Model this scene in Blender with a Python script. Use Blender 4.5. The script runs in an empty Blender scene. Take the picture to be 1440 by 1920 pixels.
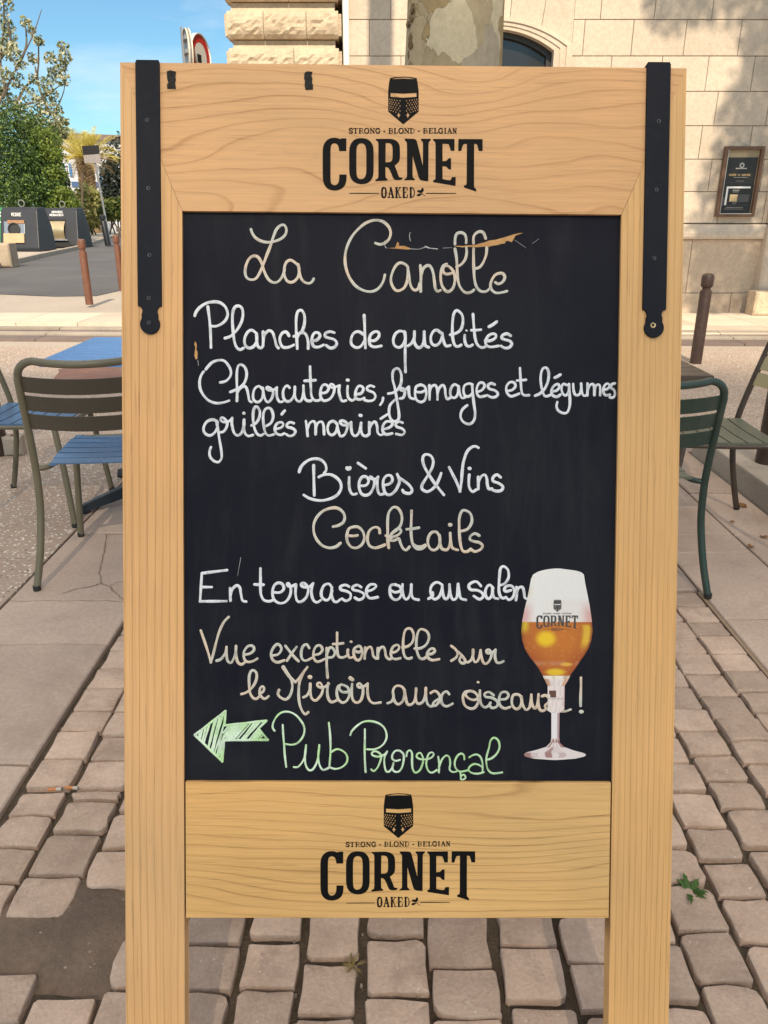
import bpy, bmesh, math, random
import numpy as np
from mathutils import Vector, Matrix, geometry
R = math.radians
sc = bpy.context.scene
col = sc.collection

# ------------------------------------------------------------------ camera
CAMH = 1.33
PITCH = 21.2
FPX = 1442.0
cam_d = bpy.data.cameras.new('camera'); cam = bpy.data.objects.new('camera', cam_d); col.objects.link(cam)
cam.location = (0, 0, CAMH)
cam.rotation_euler = (R(90 - PITCH), 0, 0)
cam_d.sensor_fit = 'VERTICAL'; cam_d.sensor_height = 24.0; cam_d.lens = FPX / 1920 * 24.0
cam_d.clip_start = 0.02; cam_d.clip_end = 2000
sc.camera = cam

# ------------------------------------------------------------------ sky and sun
SUN_EL, SUN_AZ = 40.0, 2.5          # the sun stands low behind the camera, a little to the right
w = bpy.data.worlds.new('World'); sc.world = w; w.use_nodes = True
nt = w.node_tree; nt.nodes.clear()
wo = nt.nodes.new('ShaderNodeOutputWorld'); bg = nt.nodes.new('ShaderNodeBackground')
sky = nt.nodes.new('ShaderNodeTexSky'); sky.sky_type = 'NISHITA'; sky.sun_disc = False
sky.sun_elevation = R(SUN_EL); sky.sun_rotation = R(180 - SUN_AZ)
sky.air_density = 1.0; sky.dust_density = 0.5; sky.ozone_density = 1.6; sky.altitude = 50
tc = nt.nodes.new('ShaderNodeTexCoord'); mp = nt.nodes.new('ShaderNodeMapping'); mp.inputs['Scale'].default_value = (2.2, 2.2, 9)
nz = nt.nodes.new('ShaderNodeTexNoise'); nz.inputs['Scale'].default_value = 1.7; nz.inputs['Detail'].default_value = 7; nz.inputs['Roughness'].default_value = .6
cr = nt.nodes.new('ShaderNodeMapRange'); cr.inputs[1].default_value = .50; cr.inputs[2].default_value = .78; cr.inputs[3].default_value = 0; cr.inputs[4].default_value = .32
mx = nt.nodes.new('ShaderNodeMixRGB'); mx.inputs[2].default_value = (9.2, 9.0, 9.3, 1)
nt.links.new(tc.outputs['Generated'], mp.inputs[0]); nt.links.new(mp.outputs[0], nz.inputs['Vector'])
nt.links.new(nz.outputs['Fac'], cr.inputs[0]); nt.links.new(cr.outputs[0], mx.inputs[0])
tn = nt.nodes.new('ShaderNodeMixRGB'); tn.blend_type = 'MULTIPLY'; tn.inputs[0].default_value = 1; tn.inputs[2].default_value = (.58, .87, 1.0, 1); nt.links.new(sky.outputs[0], tn.inputs[1])
spx = nt.nodes.new('ShaderNodeSeparateXYZ'); nt.links.new(tc.outputs['Generated'], spx.inputs[0])
up = nt.nodes.new('ShaderNodeMapRange'); up.inputs[1].default_value = .30; up.inputs[2].default_value = .55; nt.links.new(spx.outputs['Z'], up.inputs[0])
nz2 = nt.nodes.new('ShaderNodeTexNoise'); nz2.inputs['Scale'].default_value = 3.2; nz2.inputs['Detail'].default_value = 6; nt.links.new(tc.outputs['Generated'], nz2.inputs['Vector'])
hi = nt.nodes.new('ShaderNodeMapRange'); hi.inputs[1].default_value = .36; hi.inputs[2].default_value = .56; hi.inputs[4].default_value = .92; nt.links.new(nz2.outputs['Fac'], hi.inputs[0])
ml_ = nt.nodes.new('ShaderNodeMath'); ml_.operation = 'MULTIPLY'; nt.links.new(up.outputs[0], ml_.inputs[0]); nt.links.new(hi.outputs[0], ml_.inputs[1])
mh = nt.nodes.new('ShaderNodeMixRGB'); # unseen high cloud overhead, added to lift the fill light
mh.inputs[2].default_value = (11.5, 11.3, 11.2, 1); nt.links.new(tn.outputs[0], mx.inputs[1]); nt.links.new(ml_.outputs[0], mh.inputs[0]); nt.links.new(mx.outputs[0], mh.inputs[1]); nt.links.new(mh.outputs[0], bg.inputs[0])
bg.inputs[1].default_value = 0.07
nt.links.new(bg.outputs[0], wo.inputs[0])
sd = bpy.data.lights.new('sun', 'SUN'); sun = bpy.data.objects.new('sun', sd); col.objects.link(sun)
sd.energy = 2.8; sd.angle = R(0.53); sd.color = (1.0, .88, .72)
sun_dir = Vector((math.sin(R(SUN_AZ)) * math.cos(R(SUN_EL)), -math.cos(R(SUN_AZ)) * math.cos(R(SUN_EL)), math.sin(R(SUN_EL))))
sun.rotation_euler = sun_dir.to_track_quat('Z', 'Y').to_euler()
sc.view_settings.view_transform = 'Standard'; sc.view_settings.look = 'None'
sc.view_settings.exposure = 1.05; sc.view_settings.gamma = 1.0
sc.view_settings.use_white_balance = True; sc.view_settings.white_balance_temperature = 7000; sc.view_settings.white_balance_tint = 8
sc.cycles.max_bounces = 8; sc.cycles.diffuse_bounces = 4; sc.cycles.use_denoising = True

# ------------------------------------------------------------------ picture -> place (used only to survey where things stand)
th = R(PITCH)
c_r = Vector((1, 0, 0)); c_d = Vector((0, -math.sin(th), -math.cos(th))); c_f = Vector((0, math.cos(th), -math.sin(th)))
CAM = Vector((0, 0, CAMH))
def ray(px, py): return c_r * ((px - 720) / FPX) + c_d * ((py - 960) / FPX) + c_f
def ground(px, py, z=0.0):
    d = ray(px, py); t = (z - CAMH) / d.z; return CAM + d * t
def at(px, py, Y):
    d = ray(px, py); return CAM + d * (Y / d.y)

# ------------------------------------------------------------------ helpers
def tag(o, label=None, cat=None, group=None, kind=None):
    if label: o['label'] = label
    if cat: o['category'] = cat
    if group: o['group'] = group
    if kind: o['kind'] = kind
    return o
def empty(name, loc=(0, 0, 0), rz=0.0, label=None, cat=None, group=None):
    o = bpy.data.objects.new(name, None); col.objects.link(o); o.empty_display_size = .1
    o.location = loc; o.rotation_euler = (0, 0, rz)
    return tag(o, label, cat, group)
def copy_tree(o, parent=None):
    c = o.copy(); col.objects.link(c)
    if parent is not None:
        c.parent = parent; c.matrix_parent_inverse = o.matrix_parent_inverse.copy()
    for ch in list(o.children): copy_tree(ch, c)
    return c

class MB:
    def __init__(s): s.v = []; s.f = []; s.m = []; s.attr = []; s.cur = 0
    def add(s, vs, fs, attr=None):
        b = len(s.v); s.v += [tuple(p) for p in vs]
        s.f += [tuple(b + i for i in f) for f in fs]; s.m += [s.cur] * len(fs)
        s.attr += list(attr) if attr is not None else [0.0] * len(vs)
    def box(s, x0, x1, y0, y1, z0, z1):
        s.add([(x0,y0,z0),(x1,y0,z0),(x1,y1,z0),(x0,y1,z0),(x0,y0,z1),(x1,y0,z1),(x1,y1,z1),(x0,y1,z1)],
              [(0,3,2,1),(4,5,6,7),(0,1,5,4),(1,2,6,5),(2,3,7,6),(3,0,4,7)])
    def bbox(s, x0, x1, y0, y1, z0, z1, b=.01, jit=0, rnd=None):
        """box chamfered round its -Y face and its vertical edges (a dressed stone facing -Y)"""
        j = (lambda: rnd.uniform(-jit, jit)) if rnd else (lambda: 0)
        o = [(x0,z0),(x1,z0),(x1,z1),(x0,z1)]; cx, cz = (x0+x1)/2, (z0+z1)/2
        i = [(x0+b+j(),z0+b+j()),(x1-b+j(),z0+b+j()),(x1-b+j(),z1-b+j()),(x0+b+j(),z1-b+j())]
        vs = [(p[0],y1,p[1]) for p in o]+[(p[0],y0+b,p[1]) for p in o]+[(p[0],y0,p[1]) for p in i]
        fs = [(8,9,10,11)]
        for k in range(4):
            n = (k+1)%4; fs += [(k,n,4+n,4+k),(4+k,4+n,8+n,8+k)]
        s.add(vs, fs)
    def prism(s, poly, y0, y1, fr=lambda a,b,c:(a,c,b)):
        """poly in (a,b); depth y0..y1; fr maps (a,b,depth)->xyz (default XZ plane, depth along Y)"""
        n = len(poly); vs = [fr(a,b,y0) for a,b in poly]+[fr(a,b,y1) for a,b in poly]
        tris = geometry.tessellate_polygon([[Vector((a,b,0)) for a,b in poly]])
        fs = [tuple(t) for t in tris]+[tuple(n+i for i in reversed(t)) for t in tris]
        fs += [(i,(i+1)%n,n+(i+1)%n,n+i) for i in range(n)]
        s.add(vs, fs)
    def flat(s, polys, y, fr=lambda a,b,c:(a,c,b)):
        """one polygon with holes as a flat printed patch"""
        tris = geometry.tessellate_polygon([[Vector((a,b,0)) for a,b in p] for p in polys])
        allp = [q for p in polys for q in p]
        s.add([fr(a,b,y) for a,b in allp], [tuple(t) for t in tris])
    def tube(s, pts, r, n=10, cap=True, smooth=0):
        P = [Vector(p) for p in pts]
        if smooth: P = catmull3(P, smooth)
        rs = r if isinstance(r, (list, tuple)) else [r]*len(P)
        if len(rs) != len(P): rs = list(np.interp(np.linspace(0,1,len(P)), np.linspace(0,1,len(rs)), rs))
        vs = []; ref = None
        for i, p in enumerate(P):
            t = (P[min(i+1,len(P)-1)]-P[max(i-1,0)]).normalized()
            if ref is None: ref = t.orthogonal().normalized()
            ref = (ref - t*ref.dot(t)).normalized(); b = t.cross(ref)
            vs += [p+(ref*math.cos(2*math.pi*k/n)+b*math.sin(2*math.pi*k/n))*rs[i] for k in range(n)]
        fs = []
        for i in range(len(P)-1):
            for k in range(n):
                a = i*n+k; c = i*n+(k+1)%n; fs.append((a,c,c+n,a+n))
        if cap: fs += [tuple(reversed(range(n))), tuple(range((len(P)-1)*n, len(P)*n))]
        s.add(vs, fs)
    def lathe(s, prof, n=20, c=(0,0,0), cap=True):
        vs = []
        for r, z in prof: vs += [(c[0]+r*math.cos(2*math.pi*k/n), c[1]+r*math.sin(2*math.pi*k/n), c[2]+z) for k in range(n)]
        fs = []
        for i in range(len(prof)-1):
            for k in range(n):
                a = i*n+k; b = i*n+(k+1)%n; fs.append((a,b,b+n,a+n))
        if cap: fs += [tuple(reversed(range(n))), tuple(range((len(prof)-1)*n, len(prof)*n))]
        s.add(vs, fs)
    def build(s, name, mats, parent=None, smooth=False, bevel=0, attr=None, loc=None, autos=None):
        me = bpy.data.meshes.new(name); me.from_pydata(s.v, [], s.f)
        if not isinstance(mats, (list, tuple)): mats = [mats]
        for m in mats: me.materials.append(m)
        if len(mats) > 1: me.polygons.foreach_set('material_index', s.m)
        if attr:
            a = me.attributes.new(attr, 'FLOAT', 'POINT'); a.data.foreach_set('value', s.attr)
        if bevel:
            bm = bmesh.new(); bm.from_mesh(me)
            bmesh.ops.remove_doubles(bm, verts=bm.verts, dist=1e-6)
            bmesh.ops.dissolve_limit(bm, angle_limit=R(1), verts=bm.verts, edges=bm.edges)
            bmesh.ops.bevel(bm, geom=[e for e in bm.edges if e.is_manifold and e.calc_face_angle(0) > R(20)], offset=bevel, segments=2, affect='EDGES', profile=.6)
            bmesh.ops.recalc_face_normals(bm, faces=bm.faces)
            bm.to_mesh(me); bm.free()
        elif autos is None:
            bm = bmesh.new(); bm.from_mesh(me); bmesh.ops.recalc_face_normals(bm, faces=bm.faces); bm.to_mesh(me); bm.free()
        me.update()
        if smooth:
            me.shade_smooth()
            if smooth != 'all': 
                try: me.set_sharp_from_angle(angle=R(40))
                except Exception: pass
        o = bpy.data.objects.new(name, me); col.objects.link(o)
        if parent is not None: o.parent = parent
        if loc is not None: o.location = loc
        return o

def catmull3(P, k):
    out = []
    for i in range(len(P)-1):
        p0, p1, p2, p3 = P[max(i-1,0)], P[i], P[i+1], P[min(i+2,len(P)-1)]
        for j in range(k):
            t = j/k
            out.append(.5*((2*p1)+(p2-p0)*t+(2*p0-5*p1+4*p2-p3)*t*t+(3*p1-p0-3*p2+p3)*t**3))
    out.append(P[-1]); return out

# ------------------------------------------------------------------ materials
class NT:
    def __init__(s, name):
        s.m = bpy.data.materials.new(name); s.m.use_nodes = True; s.t = s.m.node_tree
        s.b = s.t.nodes['Principled BSDF']; s.l = s.t.links
    def n(s, kind, **kw):
        nd = s.t.nodes.new('ShaderNode'+kind)
        for k, v in kw.items():
            if k.startswith('i_'):
                key = k[2:].replace('_', ' ')
                nd.inputs[int(key) if key.isdigit() else key].default_value = v
            else: setattr(nd, k, v)
        return nd
    def link(s, a, b): s.l.new(a, b)
    def coord(s, which='Object', scale=(1,1,1), loc=(0,0,0), rot=(0,0,0)):
        c = s.n('TexCoord'); m = s.n('Mapping'); m.inputs['Scale'].default_value = scale; m.inputs['Location'].default_value = loc; m.inputs['Rotation'].default_value = rot
        s.link(c.outputs[which], m.inputs[0]); return m.outputs[0]
    def noise(s, vec, scale, detail=4, rough=.55, dist=0):
        n = s.n('TexNoise'); n.inputs['Scale'].default_value = scale; n.inputs['Detail'].default_value = detail
        n.inputs['Roughness'].default_value = rough; n.inputs['Distortion'].default_value = dist
        if vec is not None: s.link(vec, n.inputs['Vector'])
        return n.outputs['Fac']
    def ramp(s, fac, stops, interp='LINEAR'):
        r = s.n('ValToRGB'); e = r.color_ramp.elements; r.color_ramp.interpolation = interp
        while len(e) < len(stops): e.new(.5)
        for i, (p, c) in enumerate(stops):
            e[i].position = p; e[i].color = (c, c, c, 1) if isinstance(c, (int, float)) else (*c[:3], 1)
        s.link(fac, r.inputs[0]); return r.outputs[0]
    def math(s, op, a, b=None, c=None, clamp=False):
        m = s.n('Math', operation=op); m.use_clamp = clamp
        for i, x in enumerate((a, b, c)):
            if x is None: continue
            if isinstance(x, (int, float)): m.inputs[i].default_value = x
            else: s.link(x, m.inputs[i])
        return m.outputs[0]
    def mix(s, fac, a, b, mode='MIX'):
        m = s.n('MixRGB', blend_type=mode)
        for i, x in enumerate((fac, a, b)):
            if isinstance(x, (int, float)): m.inputs[i].default_value = x if i == 0 else (x, x, x, 1)
            elif isinstance(x, tuple): m.inputs[i].default_value = (*x[:3], 1)
            else: s.link(x, m.inputs[i])
        return m.outputs[0]
    def bump(s, h, strength=.4, dist=.01, normal=None):
        b = s.n('Bump'); b.inputs['Strength'].default_value = strength; b.inputs['Distance'].default_value = dist
        s.link(h, b.inputs['Height'])
        if normal is not None: s.link(normal, b.inputs['Normal'])
        return b.outputs[0]
    def out(s, colour=None, rough=None, normal=None, metal=None, spec=None):
        for key, x in (('Base Color', colour), ('Roughness', rough), ('Normal', normal), ('Metallic', metal), ('Specular IOR Level', spec)):
            if x is None: continue
            if isinstance(x, tuple): s.b.inputs[key].default_value = (*x[:3], 1)
            elif isinstance(x, (int, float)): s.b.inputs[key].default_value = x
            else: s.link(x, s.b.inputs[key])
        return s.m

def paint(name, c, rough=.45, var=.12, scale=6, metal=0.0, bump=.03, spec=.5, grime=0.0):
    t = NT(name); v = t.coord()
    n = t.noise(v, scale, 5); n2 = t.noise(v, scale*14, 3)
    f = t.ramp(n, [(.3, 1-var), (.7, 1+var)])
    colr = t.mix(1.0, tuple(c), f, 'MULTIPLY')
    if grime:
        g = t.ramp(t.noise(v, scale*2.3, 6, .7), [(.52, 0.0), (.72, grime)])
        colr = t.mix(g, colr, (.30, .26, .21))
    rr = t.ramp(n2, [(.3, max(.05, rough-.08)), (.7, min(1, rough+.1))])
    return t.out(colr, rr, t.bump(n2, bump*4, .001), metal, spec)

def stone(name, c1, c2, scale=3, fine=60, bump=.35, rough=.85, stain=None, island=0.0, dist=.004, speck=None):
    t = NT(name); v = t.coord()
    n = t.noise(v, scale, 6, .62); nf = t.noise(v, fine, 4, .7)
    colr = t.mix(t.ramp(n, [(.32, 0.0), (.68, 1.0)]), c1, c2)
    colr = t.mix(1.0, colr, t.ramp(nf, [(.25, .82), (.75, 1.12)]), 'MULTIPLY')
    if island:
        g = t.n('NewGeometry')
        colr = t.mix(1.0, colr, t.ramp(g.outputs['Random Per Island'], [(0, 1-island), (.5, 1.0), (1, 1+island*.7)]), 'MULTIPLY')
    if stain:
        g = t.ramp(t.noise(v, scale*.7, 5, .7, .4), [(.54, 0.0), (.74, 1.0)])
        colr = t.mix(t.math('MULTIPLY', g, stain[1]), colr, stain[0])
    if speck:
        vo = t.n('TexVoronoi'); vo.inputs['Scale'].default_value = speck[0]; t.link(v, vo.inputs['Vector'])
        sp = t.ramp(vo.outputs['Distance'], [(.0, 1.0), (speck[3], 1.0), (speck[3]+.06, 0.0)])
        pick = t.ramp(t.noise(v, speck[0]*.4, 2), [(.55, 0.0), (.62, 1.0)])
        colr = t.mix(t.math('MULTIPLY', t.math('MULTIPLY', sp, pick), speck[2]), colr, speck[1])
    h = t.math('ADD', t.math('MULTIPLY', n, 1.2), t.math('MULTIPLY', nf, .6))
    return t.out(colr, rough, t.bump(h, bump, dist), 0, .3)

def wood(name, along, A, B, sg, sc_, seed, light, dark, fade=.5, warm=None, ringamt=.88):
    """ash board: growth-ring lines are level lines of (across + slow noise); fine open pores run along the grain"""
    t = NT(name); c = t.n('TexCoord'); sp = t.n('SeparateXYZ'); t.link(c.outputs['Object'], sp.inputs[0])
    g, a = (sp.outputs['X'], sp.outputs['Z']) if along == 'X' else (sp.outputs['Z'], sp.outputs['X'])
    def vec(fg, fa, z=0.0):
        cb = t.n('CombineXYZ'); t.link(t.math('MULTIPLY', g, fg), cb.inputs[0]); t.link(t.math('MULTIPLY', a, fa), cb.inputs[1])
        cb.inputs[2].default_value = seed+z; return cb.outputs[0]
    slow = t.noise(vec(sg, sc_), 1.0, 1.5, .4)
    wob = t.noise(vec(sg*5, sc_*4, 3), 1.0, 2, .5)
    ph = t.math('ADD', t.math('MULTIPLY', a, A), t.math('ADD', t.math('MULTIPLY', slow, B), t.math('MULTIPLY', wob, .55)))
    fr = t.math('FRACT', ph)
    ring = t.ramp(fr, [(0, .04), (.60, .0), (.82, .16), (.93, 1.0), (.985, .12), (1.0, .04)])
    fadev = t.ramp(t.noise(vec(sg*1.3, sc_*2, 7), 1.0, 2), [(.35, fade), (.65, 1.0)])
    ring = t.math('MULTIPLY', ring, fadev)
    fr2 = t.math('FRACT', t.math('ADD', t.math('MULTIPLY', ph, 3.0), t.math('MULTIPLY', t.noise(vec(sg*9, sc_*9, 41), 1.0, 2), .8)))
    ring2 = t.math('MULTIPLY', t.ramp(fr2, [(0, 0.0), (.6, .0), (.88, 1.0), (1.0, 0.0)]), t.ramp(t.noise(vec(sg*.8, sc_*1.5, 47), 1.0, 2), [(.42, 0.0), (.66, 1.0)]))
    pores = t.ramp(t.noise(vec(11, 520, 11), 1.0, 3, .6), [(.60, 0.0), (.70, 1.0)])
    poreamt = t.math('MULTIPLY', pores, t.math('ADD', t.math('MULTIPLY', ring, .55), .26))
    fine = t.noise(vec(6, 240, 17), 1.0, 3, .6)
    colr = t.mix(t.math('ADD', t.math('MULTIPLY', ring, ringamt), t.math('MULTIPLY', ring2, .15), clamp=True), light, dark)
    colr = t.mix(poreamt, colr, tuple(x*.42 for x in dark))
    colr = t.mix(1.0, colr, t.ramp(fine, [(.28, .90), (.72, 1.06)]), 'MULTIPLY')
    tone = t.noise(vec(1.3, 2.2, 23), 1.0, 2)
    colr = t.mix(t.ramp(tone, [(.35, 0.0), (.7, .55)]), colr, t.mix(1.0, colr, warm or (1.05, .90, .72), 'MULTIPLY'))
    spot = t.ramp(t.noise(vec(22, 26, 31), 1.0, 4, .7), [(.70, 0.0), (.80, .30)])
    colr = t.mix(spot, colr, tuple(x*.6 for x in dark))
    h = t.math('SUBTRACT', t.math('MULTIPLY', fine, .3), t.math('ADD', ring, t.math('MULTIPLY', pores, .8)))
    return t.out(colr, t.ramp(fine, [(.3, .42), (.7, .58)]), t.bump(h, .22, .0006), 0, .25)

def leafmat(name, stops, rough=.5, trans=.25):
    t = NT(name); g = t.n('NewGeometry')
    colr = t.ramp(g.outputs['Random Per Island'], stops)
    t.out(colr, rough, None, 0, .3)
    tr = t.n('BsdfTranslucent'); t.link(colr, tr.inputs[0]); ms = t.n('MixShader'); ms.inputs[0].default_value = trans
    o = t.t.nodes['Material Output']; t.link(t.b.outputs[0], ms.inputs[1]); t.link(tr.outputs[0], ms.inputs[2]); t.link(ms.outputs[0], o.inputs[0])
    return t.m
# ================================================================== THE CHALKBOARD SIGN
BD = 1.11                                            # metres from the lens to the board
bu = Vector((1, .0053, .009)).normalized(); bdn = Vector((-.0056, .9994, .0347)); bdn = (bdn - bu*bdn.dot(bu)).normalized()
bn = bu.cross(bdn)
def to_world(c): return c_r*c.x + c_d*c.y + c_f*c.z
def Braw(px, py):
    d = Vector(((px-720)/FPX, (py-960)/FPX, 1.0)); P0 = Vector((0, 0, BD))
    p = d*((P0.dot(bn))/d.dot(bn)) - P0
    return p.dot(bu), -p.dot(bdn)
u0 = (Braw(231, 960)[0] + Braw(1271, 960)[0])/2
W_u, W_y, W_v = to_world(bu), to_world(bn), -to_world(bdn)
P0w = CAM + to_world(Vector((0, 0, BD)))
vfoot = -(P0w + W_u*u0).z / W_v.z
def B(px, py):
    u, v = Braw(px, py); return (u-u0, v-vfoot)
base = P0w + W_u*u0 + W_v*vfoot
sign = empty('chalkboard_sign', label='tall wooden A-frame chalkboard with handwritten French menu and black straps, standing on the setts', cat='chalkboard sign')
sign.matrix_world = Matrix(((W_u.x, W_y.x, W_v.x, base.x), (W_u.y, W_y.y, W_v.y, base.y), (W_u.z, W_y.z, W_v.z, base.z), (0, 0, 0, 1)))

LW = (.60, .365, .155); DW = (.36, .19, .07)
m_wl = wood('ash_stile_left', 'Z', 95, 2.6, .8, 9, 1.3, (.66,.385,.18), DW)
m_wr = wood('ash_stile_right', 'Z', 120, 2.2, .7, 8, 5.7, (.66,.385,.165), (.39,.205,.07), .3)
m_wt = wood('ash_top_rail', 'X', 46, 13, 2.3, 6.5, 9.1, (.645,.37,.178), (.42,.21,.085), .4, (1.0,.92,.85))
m_wb = wood('ash_bottom_panel', 'X', 75, 9, 1.6, 8, 14.4, (.67,.405,.165), (.38,.20,.066), .3)
m_wrear = wood('ash_rear', 'Z', 80, 3, .8, 8, 20.2, LW, DW)

TH = .026
uL, uR = B(231, 960)[0], B(1271, 960)[0]
uLi, uRi = (B(343, 400)[0]+B(345, 1465)[0])/2, (B(1165, 400)[0]+B(1147, 1467)[0])/2
vT = (B(226, 121)[1]+B(1288, 125)[1])/2
vI = (B(343, 395)[1]+B(1165, 401)[1])/2
vP1 = (B(345, 1466)[1]+B(1147, 1468)[1])/2
vP0 = (B(345, 1722)[1]+B(1145, 1722)[1])/2
g = .0011
for sx in (-1, 1):
    mb = MB(); a_, b_ = (uL+.001, uLi-.002) if sx < 0 else (uRi+.002, uR-.001); mb.box(a_, b_, .005, .02, vI+.004, vT-.0015); mb.build('corner_spline', paint('dark_joint', (.015,.008,.004), .9, spec=.05), sign)
mb = MB(); mb.prism([(uL, vT-g*1.1), (uLi-g, vI-g), (uLi-g, 0), (uL, 0)], 0, TH); mb.build('stile', m_wl, sign, bevel=.0005)
mb = MB(); mb.prism([(uR, vT-g*1.1), (uR, 0), (uRi+g, 0), (uRi+g, vI-g)], 0, TH); mb.build('stile', m_wr, sign, bevel=.0005)
mb = MB(); mb.prism([(uL+g*.5, vT), (uR-g*.5, vT), (uRi, vI), (uLi, vI)], 0.0002, TH)
top_rail = mb.build('top_rail', m_wt, sign, bevel=.0005)
mb = MB(); mb.box(uLi+g, uRi-g, .0008, TH-.001, vP0, vP1); bottom_panel = mb.build('bottom_panel', m_wb, sign, bevel=.001)
# rear leaf of the A: hinged at the top, leaning the other way
ha = R(2*19.2)
def rear(u, s, d): return (u, .012+s*math.sin(ha)+d*math.cos(ha), vT-.004-s*math.cos(ha)+d*math.sin(ha))
def rbox(x0, x1, s0, s1, d0=.022, d1=.046):
    m = MB(); m.add([rear(x, s, d) for s in (s0, s1) for d in (d0, d1) for x in (x0, x1)],
        [(0,1,3,2),(4,6,7,5),(0,4,5,1),(2,3,7,6),(0,2,6,4),(1,5,7,3)]); return m
Lr = vT
rbox(uL, uLi, .012, Lr).build('rear_stile', m_wrear, sign, bevel=.001); rbox(uRi, uR, .012, Lr).build('rear_stile', m_wrear, sign, bevel=.001)
rbox(uLi+.001, uRi-.001, .012, .2).build('rear_rail', m_wb, sign, bevel=.001); rbox(uLi+.001, uRi-.001, 1.0, 1.19).build('rear_rail', m_wb, sign, bevel=.001)

# chalkboard panel
t = NT('blackboard_paint'); v = t.coord()
sm = t.ramp(t.noise(t.coord(scale=(2.2, 1, 3.1)), 1.0, 5, .6, .8), [(.45, 0.0), (.8, 1.0)])
st = t.ramp(t.noise(t.coord(scale=(24, 1, 3.5)), 1.0, 5, .7, .5), [(.5, 0.0), (.85, 1.0)])
fn = t.noise(v, 420, 3, .7)
cb = t.mix(t.math('MULTIPLY', sm, .8), (.0085,.009,.0155), (.022,.023,.027)); cb = t.mix(t.math('MULTIPLY', st, .55), cb, (.032,.032,.034))
cb = t.mix(1.0, cb, t.ramp(fn, [(.3, .85), (.7, 1.15)]), 'MULTIPLY')
m_bb = t.out(cb, t.ramp(sm, [(0, .50), (1, .62)]), t.bump(fn, .12, .0004), 0, .07)
REC = .007
mb = MB(); mb.box(uLi-.004, uRi+.004, REC, REC+.006, vP1-.004, vI+.004); board = mb.build('blackboard', m_bb, sign)
# the two boards' hidden rebates so no daylight shows round the panel
# ------------------------------------------------------------------ pen strokes
def resample(P, step, smooth=True):
    P = [Vector((a, b, 0)) for a, b in P]
    if smooth and len(P) > 2: P = catmull3(P, 8)
    out = [P[0]]; acc = 0
    for a, b in zip(P[:-1], P[1:]):
        L = (b-a).length
        if L < 1e-9: continue
        d = step-acc
        while d <= L: out.append(a+(b-a)*(d/L)); d += step
        acc = (acc+L) % step
    if (out[-1]-P[-1]).length > step*.3: out.append(P[-1])
    return out
def ribbon(mb, pts, wd, lift, h, step, smooth=True, rnd=None, var=.15, closed=False):
    """a domed paint line: flat underside left off, edges on the surface, 5 points across, round ends"""
    P = resample(pts, step, smooth)
    if len(P) < 2: P = [P[0], P[0]+Vector((step*.6, 0, 0))]
    r = wd/2; n = len(P); rows = []
    ph = rnd.uniform(0, 6) if rnd else 0
    t0 = (P[1]-P[0]).normalized(); t1 = (P[-1]-P[-2]).normalized()
    for a in (80, 55, 28): rows.append((P[0]-t0*r*math.sin(R(a)), t0, r*math.cos(R(a))))
    for i, p in enumerate(P):
        tg = (P[min(i+1, n-1)]-P[max(i-1, 0)])
        tg = tg.normalized() if tg.length > 1e-9 else t0
        rows.append((p, tg, r*(1+var*(math.sin(ph+i*.23)*.6+math.sin(ph*2+i*.071)*.4))))
    for a in (28, 55, 80): rows.append((P[-1]+t1*r*math.sin(R(a)), t1, r*math.cos(R(a))))
    vs = []; at_ = []; fs = []
    for p, tg, rr in rows:
        nn = Vector((-tg.y, tg.x, 0))
        for o, hh, ac in ((-1, 0, 0), (-.62, .75, .45), (0, 1, 1), (.62, .75, .45), (1, 0, 0)):
            q = p+nn*(o*rr); vs.append((q.x, lift-h*hh, q.y)); at_.append(ac)
    for i in range(len(rows)-1):
        for k in range(4): a = i*5+k; fs.append((a, a+1, a+6, a+5))
    mb.add(vs, fs, at_)

S = {}
S['la'] = (440, 400, """145,135 160,175 190,215 240,245 300,257 360,250 420,228 465,190 480,140 465,100 440,92 410,108 380,145 355,210 325,300 290,390 260,470 225,550 190,600 145,610 105,590 90,540 100,470 130,410 175,385 215,400 245,450 270,530 305,600 345,633 385,635 420,610 450,560 462,510
580,465 550,440 515,425 480,445 460,500 460,560 480,615 520,635 560,620 590,580 600,520 590,465
590,465 600,530 615,590 645,630 690,645 720,630 738,600
1320,265 1360,277 1405,265 1445,230 1462,185 1460,145 1440,105 1400,68 1350,50 1290,52 1225,78 1160,130 1100,200 1055,290 1033,390 1040,490 1070,580 1120,655 1180,700 1250,722 1310,715 1360,680 1395,620 1408,565""")
S['nolle'] = (700, 400, """325,490 300,465 255,450 215,475 180,540 165,610 180,670 215,712 255,710 295,680 320,620 327,560 325,490
325,490 335,570 345,640 365,690 395,710 425,690 440,640
443,475 450,560 447,640 447,722
447,640 455,560 475,500 515,475 545,495 565,550 575,620 585,690 605,720 632,710
690,462 660,478 640,530 636,610 652,675 690,720 725,715 755,680 770,610 760,545 735,505 700,480 665,490 660,535 690,558 735,550 760,535
770,275 772,220 785,180 820,165 860,180 875,220 875,262
878,308 880,360 865,420 830,465 785,490
770,318 785,410 790,500 795,590 810,660 845,715 885,735 925,725 950,705
945,268 945,210 965,175 1005,155 1040,170 1060,222
1070,308 1065,370 1040,440 1005,490 965,505
945,316 945,420 948,520 955,610 975,680 1015,720 1065,720 1100,690
1150,635 1180,650 1220,630 1240,590 1225,555 1185,550 1145,570 1115,620 1105,670 1120,710 1160,735 1215,730 1260,718""")
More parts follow.
